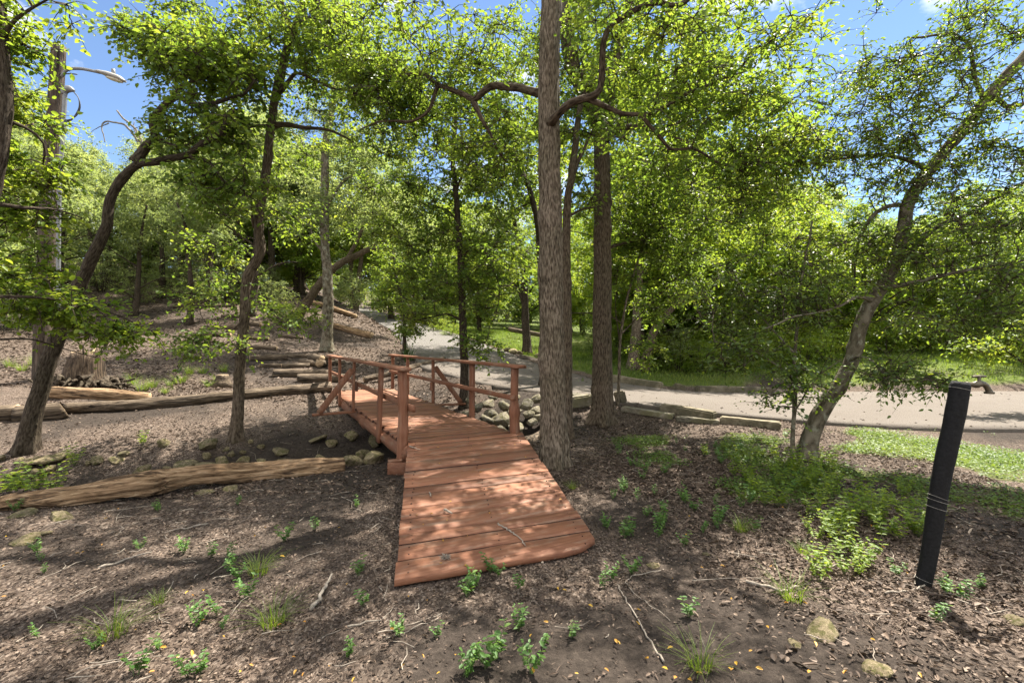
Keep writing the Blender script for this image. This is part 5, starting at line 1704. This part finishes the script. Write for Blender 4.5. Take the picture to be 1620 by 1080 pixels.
block(gp(880, 0, 8.9, .03), gp(934, 0, 9.0, .05), .22, .22, M['stone_grey'], 8, 'square mossy stone between the two big trunks', 'edging_stone', 'stone')
block(gp(975, 0, 9.15, .0), gp(987, 0, 9.2, .05), .2, .25, M['kerb'], 9, 'small upright stone peeping out right of the brown-barked trunk', 'edging_stone', 'stone')


# ------------------------------------------------------------------ utility pole with a street light
dpole = 10.6
pb = ground_pt(66, dpole, -.1)
pole = empty('utility_pole', tuple(pb), 'weathered wooden utility pole carrying a street light on a curved arm', 'utility pole')
P = path(pb, [(70, 480), (78, 300), (86, 190), (93, 73)], dpole) - pb
g = Geo()
V, Q, T = tube(resample(P, .15), np.linspace(.165, .125, len(resample(P, .15))), 28, .03, 6, seed=3)
g.add(V, Q, T)
ob('pole', g.mesh('pole', [M['pole']]), pole)


def pt(px, py, d=dpole - .05):
    return W(px, py, d) - pb


def tube_ob(name, pts, r, mat, parent, ns=12, step=.05):
    P = resample(np.asarray(pts, float), step)
    V, Q, T = tube(P, np.full(len(P), r) if not hasattr(r, '__len__') else np.interp(np.linspace(0, 1, len(P)), np.linspace(0, 1, len(r)), r), ns)
    return ob(name, mesh_np(name, V, Q, T, [mat]), parent)


tube_ob('conduit', [pt(92, 500), pt(93, 330), (pt(98, 230)), pt(103, 148)], .042, M['metal'], pole)
wh = tube_ob('weatherhead', [pt(101, 150), pt(103, 143), pt(110, 141), pt(117, 144)], [.05, .075, .07, .03], M['metal'], pole, 14, .02)
for k in range(3):
    tube_ob('cable_loop', [pt(115, 144), pt(124, 155), pt(127 - k, 170), pt(122 - 2 * k, 182 + k), pt(112, 189 + k), pt(103, 190 + 2 * k)], .010, M['cable'], pole, 6, .05)
for yy in (250, 330):
    tube_ob('strap', [pt(74 + (330 - yy) * .06, yy, dpole - .19), pt(84 + (330 - yy) * .06, yy + 1, dpole - .2), pt(100 + (330 - yy) * .06, yy + 1, dpole - .14)], .012, M['metal'], pole, 6)
arm = tube_ob('lamp_arm', [pt(97, 122), pt(103, 113), pt(112, 109), pt(128, 109), pt(145, 112), pt(158, 115)], .032, M['metal'], pole)
tube_ob('bracket', [pt(86, 116), pt(98, 117), pt(112, 117), pt(122, 118)], .012, M['cable'], pole, 6)
g = Geo()
hp = np.array([pt(153, 113), pt(160, 115), pt(172, 119), pt(184, 123), pt(193, 127), pt(196, 130)])
V, Q, T = tube(resample(hp, .03), np.interp(np.linspace(0, 1, len(resample(hp, .03))), [0, .1, .4, .75, .95, 1], [.05, .07, .115, .12, .07, .02]), 18)
V = V * np.array([1, 1, 1])
cz = np.interp(V[:, 0], resample(hp, .03)[:, 0], resample(hp, .03)[:, 2])
V[:, 2] = cz + (V[:, 2] - cz) * np.where(V[:, 2] > cz, .55, .35)
g.add(V, Q, T)
head = ob('lamp_head', g.mesh('lamp_head', [M['lamp']]), pole)
bm = bmesh.new()
bmesh.ops.create_uvsphere(bm, u_segments=18, v_segments=8, radius=1)
bmesh.ops.scale(bm, vec=(.20, .085, .035), verts=bm.verts)
mel = bpy.data.meshes.new('lens')
bm.to_mesh(mel)
bm.free()
mel.materials.append(M['lens'])
ob('lens', mel, head, tuple(pt(181, 126)), (0, .3, 0))
tube_ob('photocell', [pt(180, 118), pt(179.5, 114), pt(179, 110)], [.035, .04, .036], M['metal'], head, 14, .02)
tube_ob('meter_bracket', [pt(80, 290, dpole - .2), pt(79, 305, dpole - .2), pt(78, 318, dpole - .2)], .016, M['wire'], pole, 6)
tube_ob('meter_bracket', [pt(85, 292, dpole - .2), pt(84, 318, dpole - .2)], .012, M['wire'], pole, 6)

# ------------------------------------------------------------------ standpipe with tap
sb = np.array([2.385, 2.82, tz(2.385, 2.82) - .05])
stp = empty('standpipe', tuple(sb), 'black foam-wrapped leaning standpipe with a tap at its top', 'standpipe')
top = np.array([2.595, 2.80, 1.186])
n = 60
t = np.linspace(0, 1, n)
P = sb[None] + (top - sb)[None] * t[:, None] - sb + np.stack([.006 * np.sin(t * 9), 0 * t, 0 * t], 1)
R = np.interp(t, [0, .3, .6, .93, .985, 1], [.038, .041, .046, .048, .047, .037])
R = R * (1 + .03 * vnoise(np.stack([t * 14, 0 * t, 0 * t], 1)))
V, Q, T = tube(P, R, 32, .025, 2.0, seed=2, lump=.06)
ob('insulation', mesh_np('insulation', V, Q, T, [M['foam']]), stp)


def ring(tv, tilt, r):
    c = P[int(tv * (n - 1))]
    ax = unit(top - sb)
    th = np.linspace(0, 2 * np.pi, 41)
    pts = np.stack([c[0] + np.cos(th) * r, c[1] + np.sin(th) * r, c[2] + np.cos(th) * tilt - np.cos(th) * r * .17], 1)
    V, Q, T = tube(pts, np.full(41, .0011), 6, cap=False)
    return ob('tie_wire', mesh_np('tie_wire', V, Q, None, [M['wire']]), stp)


ring(.07, -.008, .043), ring(.42, -.006, .047), ring(.455, -.006, .047), ring(.47, -.010, .048), ring(.97, -.004, .050)
tp = top - sb
spg = tube_ob('tap', [tp + np.array([.03, 0, -.012]), tp + np.array([.085, 0, -.018]), tp + np.array([.115, 0, -.012]), tp + np.array([.145, 0, -.02]), tp + np.array([.165, 0, -.05]), tp + np.array([.168, 0, -.062])],
              [.013, .013, .021, .016, .014, .018], M['brass'], stp, 14, .008)
tube_ob('handle', [tp + np.array([.070, 0, .028]), tp + np.array([.105, 0, .030]), tp + np.array([.148, 0, .030])], [.006, .008, .006], M['brass'], spg, 10, .01)
tube_ob('stem', [tp + np.array([.112, 0, -.005]), tp + np.array([.110, 0, .012]), tp + np.array([.110, 0, .03])], [.013, .008, .008], M['brass'], spg, 10, .01)
tube_ob('spout_ring', [tp + np.array([.168, 0, -.058]), tp + np.array([.168, 0, -.064]), tp + np.array([.168, 0, -.070])], [.024, .024, .023], M['brass'], spg, 14, .004)


# ------------------------------------------------------------------ sticks
def stick(pts, r, label, name='stick', group=None):
    P = []
    for (px, py) in pts:
        d = F * EYE / (py - HZ)
        x = (px - 810) / F * d
        P.append((x, d, tz(x, d) + r * 1.2 + .004))
    P = resample(np.array(P), .03)
    P[1:-1] += RNG.normal(size=(len(P) - 2, 3)) * .004
    V, Q, T = tube(P, np.linspace(r, r * .5, len(P)), 7, .1, 2, lump=.15)
    c = P.mean(0)
    return tag(ob(name, mesh_np(name, V - c, Q, T, [M['stick']]), None, tuple(c)), label, 'stick', group)


stick([(1050, 1050), (1020, 1000), (985, 940), (975, 925)], .005, 'thin bent stick lying on the bare soil below the right corner of the ramp')
stick([(1400, 942), (1440, 935), (1468, 925), (1472, 905)], .006, 'pale forked stick lying at the foot of the black standpipe')
stick([(1465, 925), (1500, 925), (1530, 924)], .004, 'thin stick running right from the foot of the black standpipe')
stick([(493, 962), (510, 938), (525, 912)], .012, 'broken pale branch piece on the litter left of the ramp')
stick([(550, 993), (580, 989), (603, 984)], .006, 'short twig on the soil below the left ramp corner')
stick([(1180, 925), (1215, 932), (1235, 940), (1262, 930)], .010, 'pale root-like branch behind the grass clump at the lower right')
stick([(330, 832), (300, 838), (250, 845)], .006, 'twig on the sunlit litter left of the ramp')
stick([(155, 905), (190, 892), (240, 880)], .008, 'long twig lying in the left foreground litter')
stick([(1050, 900), (990, 920), (1060, 985)], .003, 'thin bent twig right of the ramp foot')
stick([(610, 1010), (700, 975), (640, 990)], .003, 'hair-thin twig on the soil before the ramp')
stick([(1300, 905), (1340, 880), (1400, 862)], .004, 'thin dry stem among the bright seedlings by the standpipe')


def on_ramp(sx, sy):
    """sx 0..1 across, sy 0..1 from foot to deck -> world."""
    a = NL + (FL - NL) * sy
    b_ = NR + (FR - NR) * sy
    p = a + (b_ - a) * sx
    return np.array([BO[0] + p[0] * ca - p[1] * sa, BO[1] + p[0] * sa + p[1] * ca, p[2]])


for pts, r, lab in [([(.52, .18), (.60, .10), (.62, .05)], .006, 'grey lichened twig lying on the lower ramp boards'), ([(.24, .30), (.28, .27)], .010, 'stubby twig on the left half of the ramp'),
                    ([(.16, .44), (.17, .41)], .006, 'tiny curled twig near the left edge of the ramp'), ([(.02, .93), (.10, .87)], .006, 'thin stick at the head of the ramp beside the log post')]:
    P = np.array([on_ramp(*q) + np.array([0, 0, r + .004]) for q in pts])
    P = resample(P, .02)
    P[1:-1] += RNG.normal(size=(len(P) - 2, 3)) * .004
    V, Q, T = tube(P, np.linspace(r, r * .5, len(P)), 7, .1, 2, lump=.2)
    c = P.mean(0)
    tag(ob('stick', mesh_np('stick', V - c, Q, T, [M['stick']]), None, tuple(c)), lab, 'stick')
lp = on_ramp(.22, .055)
rl = np.random.default_rng(4)
BP, BR = [], []
for k in range(40):
    a = rl.uniform(0, 6.28)
    BP.append(np.linspace((0, 0, .004), (math.cos(a) * rl.uniform(.01, .045), math.sin(a) * rl.uniform(.01, .03), rl.uniform(.004, .03)), 4) + rl.normal(size=(4, 3)) * .003)
    BR.append(np.full(4, .0022))
V, Q = multi_tubes(np.array(BP), np.array(BR), 4)
tag(ob('lichen_clump', mesh_np('lichen_clump', V, Q, None, [M['stick']]), None, tuple(lp)), 'small grey lichen clump on the lowest ramp boards', 'lichen')


# ------------------------------------------------------------------ litter, fallen leaves, grass, herbs
def flakes(n, xr, yr, smin, smax, seed, lit_pow=1.0, dens=None):
    r3 = np.random.default_rng(seed)
    x = r3.uniform(xr[0], xr[1], n)
    y = yr[0] + (yr[1] - yr[0]) * r3.random(n) ** 1.35
    lit_, gr_ = fields(x, y)
    dr_, ir_ = poly_dist(x, y, ROADS[::3])
    ok = (r3.random(n) < np.clip(lit_, .12, 1) ** lit_pow) & (dr_ > ROADS[::3][ir_, 3] + .05) & (r3.random(n) > gr_ * .6)
    # not under the ramp
    lx = (x - BO[0]) * ca + (y - BO[1]) * sa
    ly = -(x - BO[0]) * sa + (y - BO[1]) * ca
    sy_ = (ly - NL[1]) / (FL[1] - NL[1])
    ok &= ~((sy_ > -.02) & (ly < LEN) & (lx > NL[0] - .03 + (FL[0] - NL[0]) * np.clip(sy_, 0, 1)) & (lx < NR[0] + .03) & (ly < 1.0))
    x, y = x[ok], y[ok]
    z = terrain(x, y) + .004 + .012 * r3.random(len(x))
    th = r3.random(len(x)) * 6.28
    A = np.stack([np.cos(th), np.sin(th), r3.normal(size=len(x)) * .28], 1)
    Nm = np.stack([r3.normal(size=len(x)) * .45, r3.normal(size=len(x)) * .45, np.ones(len(x))], 1)
    L_ = r3.uniform(smin, smax, len(x))
    nar = r3.random(len(x)) < .35
    wr = np.where(nar, r3.uniform(.10, .22, len(x)), r3.uniform(.4, .75, len(x)))
    L_ = L_ * np.where(nar, r3.uniform(1.0, 2.2, len(x)), 1)
    V, Q, T, k = leaves_geo(np.stack([x, y, z], 1), A, Nm, L_, L_ * wr, fold=.25)
    tint = np.clip(r3.beta(1.7, 2.6, len(x)) + r3.normal(size=len(x)) * .06, 0, 1)
    return V, Q, np.repeat(tint, k)


g = Geo()
for args in [(105000, (-5.5, 5.0), (1.5, 6.2), .008, .027, 1), (42000, (-9, 2.5), (4.5, 12), .02, .048, 2), (26000, (1.1, 5), (1.7, 8.3), .02, .046, 6), (44000, (-18, 0), (10, 26), .04, .085, 3), (6000, (-20, -4), (22, 38), .1, .18, 4), (16000, (-2.2, 3.4), (1.55, 3.6), .006, .016, 5)]:
    V, Q, tint = flakes(*args)
    g.add(V, Q, None, tint)
tag(ob('leaf_litter', g.mesh('leaf_litter', [M['litter']], False, 'tint')), 'brown leaf litter and wood chips covering the ground', 'leaf litter', kind='stuff')

# leaves blown on to the driveway and twigs in the litter
r3 = np.random.default_rng(58)
i_ = r3.integers(60, len(R2) - 60, 3200)
u_ = np.sign(r3.normal(size=3200)) * (1 - .95 * r3.random(3200) ** 1.0 * r3.random(3200)) * .97
px_ = R2[i_, 0] + Nn[i_, 0] * u_ * R2[i_, 3]
py_ = R2[i_, 1] + Nn[i_, 1] * u_ * R2[i_, 3]
th_ = r3.random(3200) * 6.28
L_ = r3.uniform(.02, .06, 3200)
V, Q, T, k = leaves_geo(np.stack([px_, py_, R2[i_, 2] + .02 - .015 * u_ ** 2], 1), np.stack([np.cos(th_), np.sin(th_), r3.normal(size=3200) * .15], 1),
                        np.stack([r3.normal(size=3200) * .3, r3.normal(size=3200) * .3, np.ones(3200)], 1), L_, L_ * .5, fold=.25)
tag(ob('leaf_litter', mesh_np('leaf_litter', V, Q, None, [M['litter']], False, {'tint': np.repeat(r3.random(3200) * .8, k)})), 'dry leaves blown on to the driveway', 'leaf litter', kind='stuff')
nT = 1500
tx = r3.uniform(-6, 6, nT)
ty = 1.5 + 8.5 * r3.random(nT) ** 1.3
lit_, gr_ = fields(tx, ty)
lx = (tx - BO[0]) * ca + (ty - BO[1]) * sa
ly = -(tx - BO[0]) * sa + (ty - BO[1]) * ca
dr_, ir_ = poly_dist(tx, ty, ROADS[::3])
ok = (r3.random(nT) < lit_ + .15) & ~((lx > -.25) & (lx < 1.75) & (ly > -3.2)) & (dr_ > ROADS[::3][ir_, 3] + .2)
tx, ty = tx[ok], ty[ok]
nT = len(tx)
an = r3.random(nT) * 6.28
Ls = r3.gamma(2.0, .045, nT) + .03
pts = []
for t in (-.5, -.17, .17, .5):
    bx = tx + np.cos(an) * Ls * t + r3.normal(size=nT) * Ls * .06
    by = ty + np.sin(an) * Ls * t + r3.normal(size=nT) * Ls * .06
    pts.append(np.stack([bx, by, terrain(bx, by) + .016 + .008 * r3.random(nT)], 1))
V, Q = multi_tubes(np.stack(pts, 1), np.stack([r3.uniform(.0014, .0034, nT) * k for k in (1, .95, .8, .5)], 1), 5)
tag(ob('fallen_twigs', mesh_np('fallen_twigs', V, Q, None, [M['stick']])), 'small dry twigs scattered through the leaf litter', 'twigs', kind='stuff')

# yellow fallen leaves
FLm = []
for k in range(5):
    r3 = np.random.default_rng(500 + k)
    A = np.array([[1.0, 0, .05]])
    V, Q, T, kk = leaves_geo(np.zeros((1, 3)), A, np.array([[r3.normal() * .2, r3.normal() * .2, 1.0]]), np.array([.034]), np.array([.016]), fold=.3)
    FLm.append(mesh_np('fallen_leaf', V, Q, None, [M['yellow_leaf']], False, {'tint': np.full(2, r3.random())}))
r3 = np.random.default_rng(9)
cnt = 0
while cnt < 90:
    px, py = r3.uniform(0, 1480), 1080 - 290 * r3.random() ** 1.3
    d = F * EYE / (py - HZ)
    x = (px - 810) / F * d
    lx = (x - BO[0]) * ca + (d - BO[1]) * sa
    ly = -(x - BO[0]) * sa + (d - BO[1]) * ca
    if ly > NL[1] - .1 and lx > min(NL[0], FL[0]) - .1 and lx < NR[0] + .35:
        continue
    tag(ob('fallen_leaf', FLm[cnt % 5], None, (x, d, tz(x, d) + .02), (r3.normal() * .3, r3.normal() * .3, r3.random() * 6.28), r3.uniform(.45, .95)),
        'yellow fallen leaf lying on the dark litter', 'leaf', 'yellow leaves on the ground')
    cnt += 1
for k in range(26):
    p = on_ramp(r3.uniform(.05, .95), r3.random() ** 1.3 * .95)
    tag(ob('fallen_leaf', FLm[k % 5], None, (p[0], p[1], p[2] + .007), (0, 0, r3.random() * 6.28), r3.uniform(.45, .9)),
        'tiny yellow leaf lying on the red ramp boards', 'leaf', 'yellow leaves on the ramp')


# grass clumps
def blades(n, R, H, w, seed, spread=1.0):
    r4 = np.random.default_rng(seed)
    a = r4.random(n) * 6.28
    r_ = R * np.sqrt(r4.random(n))
    base = np.stack([np.cos(a) * r_, np.sin(a) * r_, np.zeros(n) - .01], 1)
    an = a + r4.normal(size=n) * .8
    h = H * r4.uniform(.5, 1.1, n)
    lean = r4.uniform(.25, 1.1, n) * spread
    dirh = np.stack([np.cos(an), np.sin(an), 0 * an], 1)
    side = np.stack([-np.sin(an), np.cos(an), 0 * an], 1)
    pts = []
    for t in (0, .4, .75, 1.0):
        c = base + dirh * (h * lean * t * t)[:, None] + np.array([0, 0, 1.0]) * (h * (t - .35 * lean * t * t))[:, None]
        ww = w * (1 - t * .85)
        pts += [c - side * ww / 2, c + side * ww / 2]
    V = np.stack(pts, 1)
    i = np.arange(n)[:, None] * 8
    Q = np.concatenate([i + np.array([[0, 1, 3, 2]]), i + np.array([[2, 3, 5, 4]]), i + np.array([[4, 5, 7, 6]])], 1).reshape(-1, 4)
    tint = np.repeat(np.clip(r4.normal(.5, .25, n), 0, 1), 3)
    return V.reshape(-1, 3), Q, tint


GC = []
for k in range(3):
    V, Q, tint = blades(90, .05, .17, .004, 600 + k, 1.2)
    GC.append(mesh_np('grass_clump', V, Q, None, [M['grass']], False, {'tint': tint}))
for k, (px, py, s, lab) in enumerate([(408, 908, 1.0, 'dense grass clump left of the ramp, right one of the two upper ones'), (432, 985, 1.1, 'tall wispy grass clump in the left foreground'), (178, 1002, 1.1, 'grass clump with broad bright blades at the lower left'),
                                      (1172, 838, .95, 'bright grass clump right of the ramp in a sun patch'), (1252, 948, 1.1, 'grass clump leaning over the pale root at the lower right'), (1108, 1052, 1.0, 'yellowish grass clump at the bottom edge, right of centre'),
                                      (905, 772, .7, 'small mossy grass clump close to the ramp edge and nearest trunk'), (1270, 870, .7, 'fine grass clump beside the bright seedlings'), (250, 955, .5, 'sparse grass tuft in the left foreground')]):
    d = F * EYE / (py - HZ)
    x = (px - 810) / F * d
    tag(ob('grass_clump', GC[k % 3], None, (x, d, tz(x, d)), (0, 0, k * 1.3), s), lab, 'grass clump', 'grass clumps on the bare ground')
r3 = np.random.default_rng(66)
for k, (px, d) in enumerate([(225, 10.3), (240, 10.6), (260, 10.2), (300, 12.0), (320, 12.2), (285, 11.2), (345, 11.6), (15, 11.5), (35, 11.2), (55, 11.8), (210, 10.8), (355, 12.6), (312, 13.5), (280, 13.8), (270, 10.9), (330, 11.0), (120, 12.5), (195, 13)]):
    x = (px - 810) / F * d
    tag(ob('grass_clump', GC[k % 3], None, (x, d, tz(x, d)), (0, 0, k * 1.7), r3.uniform(1.3, 2.2)), 'grass tuft on the litter slope above the longest log', 'grass clump', 'grass tufts on the slope')


# seedlings
def seedling(seed, H, n, ls, mat):
    r4 = np.random.default_rng(seed)
    P, A, N_, L_ = [], [], [], []
    gS = Geo()
    for s in range(n):
        a = r4.random() * 6.28
        hh = H * r4.uniform(.5, 1.1)
        tip = np.array([math.cos(a) * hh * .45, math.sin(a) * hh * .45, hh])
        q = np.linspace((0, 0, -.01), tip, 5) + r4.normal(size=(5, 3)) * .004
        V, Q, T = tube(q, np.linspace(.0022, .001, 5), 4)
        gS.add(V, Q, T)
        for t in np.linspace(.3, 1.0, 5):
            for sgn in (-1, 1):
                c = np.array([0, 0, 0]) * (1 - t) + tip * t
                b_ = a + sgn * 1.35 + r4.normal() * .35 + t
                P.append(c)
                A.append((math.cos(b_), math.sin(b_), .15 + r4.normal() * .2))
                N_.append((r4.normal() * .3, r4.normal() * .3, 1))
                L_.append(ls * r4.uniform(.6, 1.2) * (.7 + .3 * math.sin(t * 3)))
    L_ = np.array(L_)
    V, Q, T, k = leaves_geo(np.array(P), np.array(A, float), np.array(N_, float), L_, L_ * .55)
    tint = np.repeat(np.clip(r4.normal(.5, .2, len(L_)), 0, 1), k)
    return gS.mesh('stem', [mat_stem], True), mesh_np('leaves', V, Q, None, [mat], False, {'tint': tint})


mat_stem = plain('green_stem', (.09, .12, .04), .7)
SD = []
for k in range(3):
    o = empty('seedling', (0, 0, 0), '', 'seedling', '')
    s_, l_ = seedling(700 + k, .11, 3 + k, .034, M['herb'])
    ob('stem', s_, o)
    ob('leaves', l_, o)
    SD.append(o)
SB = []
for k in range(3):
    o = empty('seedling', (0, 0, 0), '', 'seedling', '')
    s_, l_ = seedling(720 + k, .26, 6 + k, .052, M['leaf_bright'])
    ob('stem', s_, o)
    ob('leaves', l_, o)
    SB.append(o)
us, ub = [False] * 3, [False] * 3
SPL = [(778, 905, 1.1), (740, 945, 1.15), (750, 930, 1.0), (822, 932, .9), (790, 910, .9), (632, 1005, .75), (575, 952, .95), (550, 1035, .8), (820, 995, .95), (858, 1025, .7), (785, 1045, 1.2), (770, 1060, 1.1), (745, 1055, 1.1),
       (735, 1075, 1.0), (840, 1070, 1.0), (360, 905, 1.1), (378, 915, 1.0), (450, 860, 1.1), (498, 838, 1.0), (335, 880, .9), (312, 985, 1.0), (345, 968, .9), (215, 1062, 1.1), (390, 945, 1.0), (375, 800, .8), (965, 915, 1.0), (1000, 905, 1.0),
       (955, 930, .8), (1090, 975, 1.0), (988, 770, 1.0), (1010, 790, .9), (1080, 862, .9), (960, 835, 1.0), (1110, 842, .9), (1000, 735, 1.3), (1020, 745, 1.2), (1480, 990, .9), (1420, 905, .9), (1500, 940, .9), (1525, 950, 1.0), (1550, 930, .8),
       (250, 810, .8), (1045, 830, .8), (690, 1010, .6), (905, 1010, .6)]
r5 = np.random.default_rng(91)
SPL += [(r5.uniform(960, 1260), r5.uniform(690, 850), r5.uniform(.7, 1.3)) for _ in range(46)] + [(r5.uniform(20, 600), 790 + 280 * r5.random(), r5.uniform(.5, 1.0)) for _ in range(16)]
for k, (px, py, s) in enumerate(SPL):
    j = k % 3
    o = SD[j] if not us[j] else copy_tree(SD[j])
    us[j] = True
    d = F * EYE / (py - HZ)
    x = (px - 810) / F * d
    o.location = (x, d, tz(x, d))
    o.rotation_euler = (0, 0, r3.random() * 6.28)
    o.scale = (s,) * 3
    o['group'] = 'small seedlings on the bare ground'
    o['label'] = ('small green seedling sprouting from the dark soil in front of the ramp' if 650 < px < 910 else 'small green seedling sprouting from the litter left of the ramp' if px <= 650
                  else 'small green seedling sprouting from the soil right of the ramp')
r6 = np.random.default_rng(17)
WEED = []
for cx_, cy_, n_ in [(1290, 770, 10), (1340, 835, 9), (1400, 800, 6), (1235, 735, 8), (1180, 755, 5), (1440, 850, 5), (1330, 905, 4), (1150, 715, 6)]:
    WEED += [(cx_ + r6.normal() * 26, cy_ + r6.normal() * 15, r6.uniform(.45, 1.05)) for _ in range(n_)]
for k, (px, py, s) in enumerate(WEED + [(1300, 800, 1.0), (1325, 830, 1.0), (1350, 815, 1.1), (1380, 830, 1.0), (1270, 775, 1.0), (1400, 850, .9), (1330, 870, .9), (1355, 878, .8), (1300, 900, .8), (1235, 770, .9), (1370, 790, 1.0), (1430, 820, .9), (1315, 775, 1.1), (1290, 850, .7),
                                 (1180, 760, .8), (1210, 800, .7), (1345, 845, 1.0), (1285, 760, 1.1), (1240, 740, 1.0), (1225, 725, 1.1), (1262, 742, 1.2), (1310, 745, 1.1), (1175, 725, .9)]):
    j = k % 3
    o = SB[j] if not ub[j] else copy_tree(SB[j])
    ub[j] = True
    d = F * EYE / (py - HZ)
    x = (px - 810) / F * d
    o.location = (x, d, tz(x, d))
    o.rotation_euler = (0, 0, r3.random() * 6.28)
    o.scale = (s,) * 3
    o['group'] = 'bright leafy seedlings between the leaning trunk and the standpipe'
    o['label'] = 'bright green leafy seedling between the leaning pale trunk and the black standpipe'
# low leafy herbs at the left edge of the creek
for k, (px, d, s) in enumerate([(20, 6.1, 1.6), (50, 6.0, 1.7), (85, 6.1, 1.5), (5, 5.8, 1.7), (35, 5.7, 1.5), (118, 6.6, 1.1), (225, 7.2, 1.0)]):
    o = copy_tree(SB[k % 3])
    o.location = tuple(ground_pt(px, d))
    o.rotation_euler = (0, 0, k * 1.1)
    o.scale = (s,) * 3
    o['group'], o['label'] = 'leafy herbs in the creek at the left', 'leafy green herb growing in the creek bed at the left edge'

# iris tuft at the sapling
V, Q, tint = blades(46, .14, .75, .03, 650, .8)
tag(ob('iris_plant', mesh_np('iris_plant', V, Q, None, [M['iris']], False, {'tint': tint}), None, tuple(ground_pt(646, 14.9))), 'tuft of stiff blades at the foot of the twin-stemmed young tree', 'plant')


# ground cover by the driveway: low leaves nobody could count
def cover(n, xr, yr, ls, h, seed, mat, name, label, upright=False):
    r4 = np.random.default_rng(seed)
    x = r4.uniform(*xr, n)
    y = r4.uniform(*yr, n)
    _, gr_ = fields(x, y)
    ok = r4.random(n) < sstep(.25, .75, gr_)
    x, y = x[ok], y[ok]
    gr_ = gr_[ok]
    m_ = len(x)
    z = terrain(x, y) + h * r4.random(m_) * (.4 + .8 * gr_)
    th = r4.random(m_) * 6.28
    if upright:
        A = np.stack([np.cos(th) * .5, np.sin(th) * .5, r4.uniform(.5, 1.2, m_)], 1)
        Nm = np.stack([np.cos(th), np.sin(th), r4.normal(size=m_) * .2], 1)
        wr = .16
    else:
        A = np.stack([np.cos(th), np.sin(th), r4.normal(size=m_) * .3], 1)
        Nm = np.stack([r4.normal(size=m_) * .4, r4.normal(size=m_) * .4, np.ones(m_)], 1)
        wr = .62
    L_ = ls * r4.uniform(.6, 1.3, m_)
    V, Q, T, k = leaves_geo(np.stack([x, y, z], 1), A, Nm, L_, L_ * wr, detailed=False)
    big = fbm(np.stack([x * .8, y * .8, 0 * x], 1), 3)
    tint = np.clip(.5 + big * .5 + r4.normal(size=m_) * .18, 0, 1)
    tag(ob(name, mesh_np(name, V, Q, T, [mat], False, {'tint': np.repeat(tint, k)})), label, 'ground cover', kind='stuff')


cover(110000, (.7, 10), (3.2, 7.8), .028, .07, 31, M['cover'], 'ground_cover', 'low bright ground cover between the ground and the driveway at the right')
cover(120000, (-6, 26), (11.5, 34), .11, .05, 32, M['grass'], 'lawn_grass', 'short sunlit grass of the lawn and bank beyond the driveway', True)
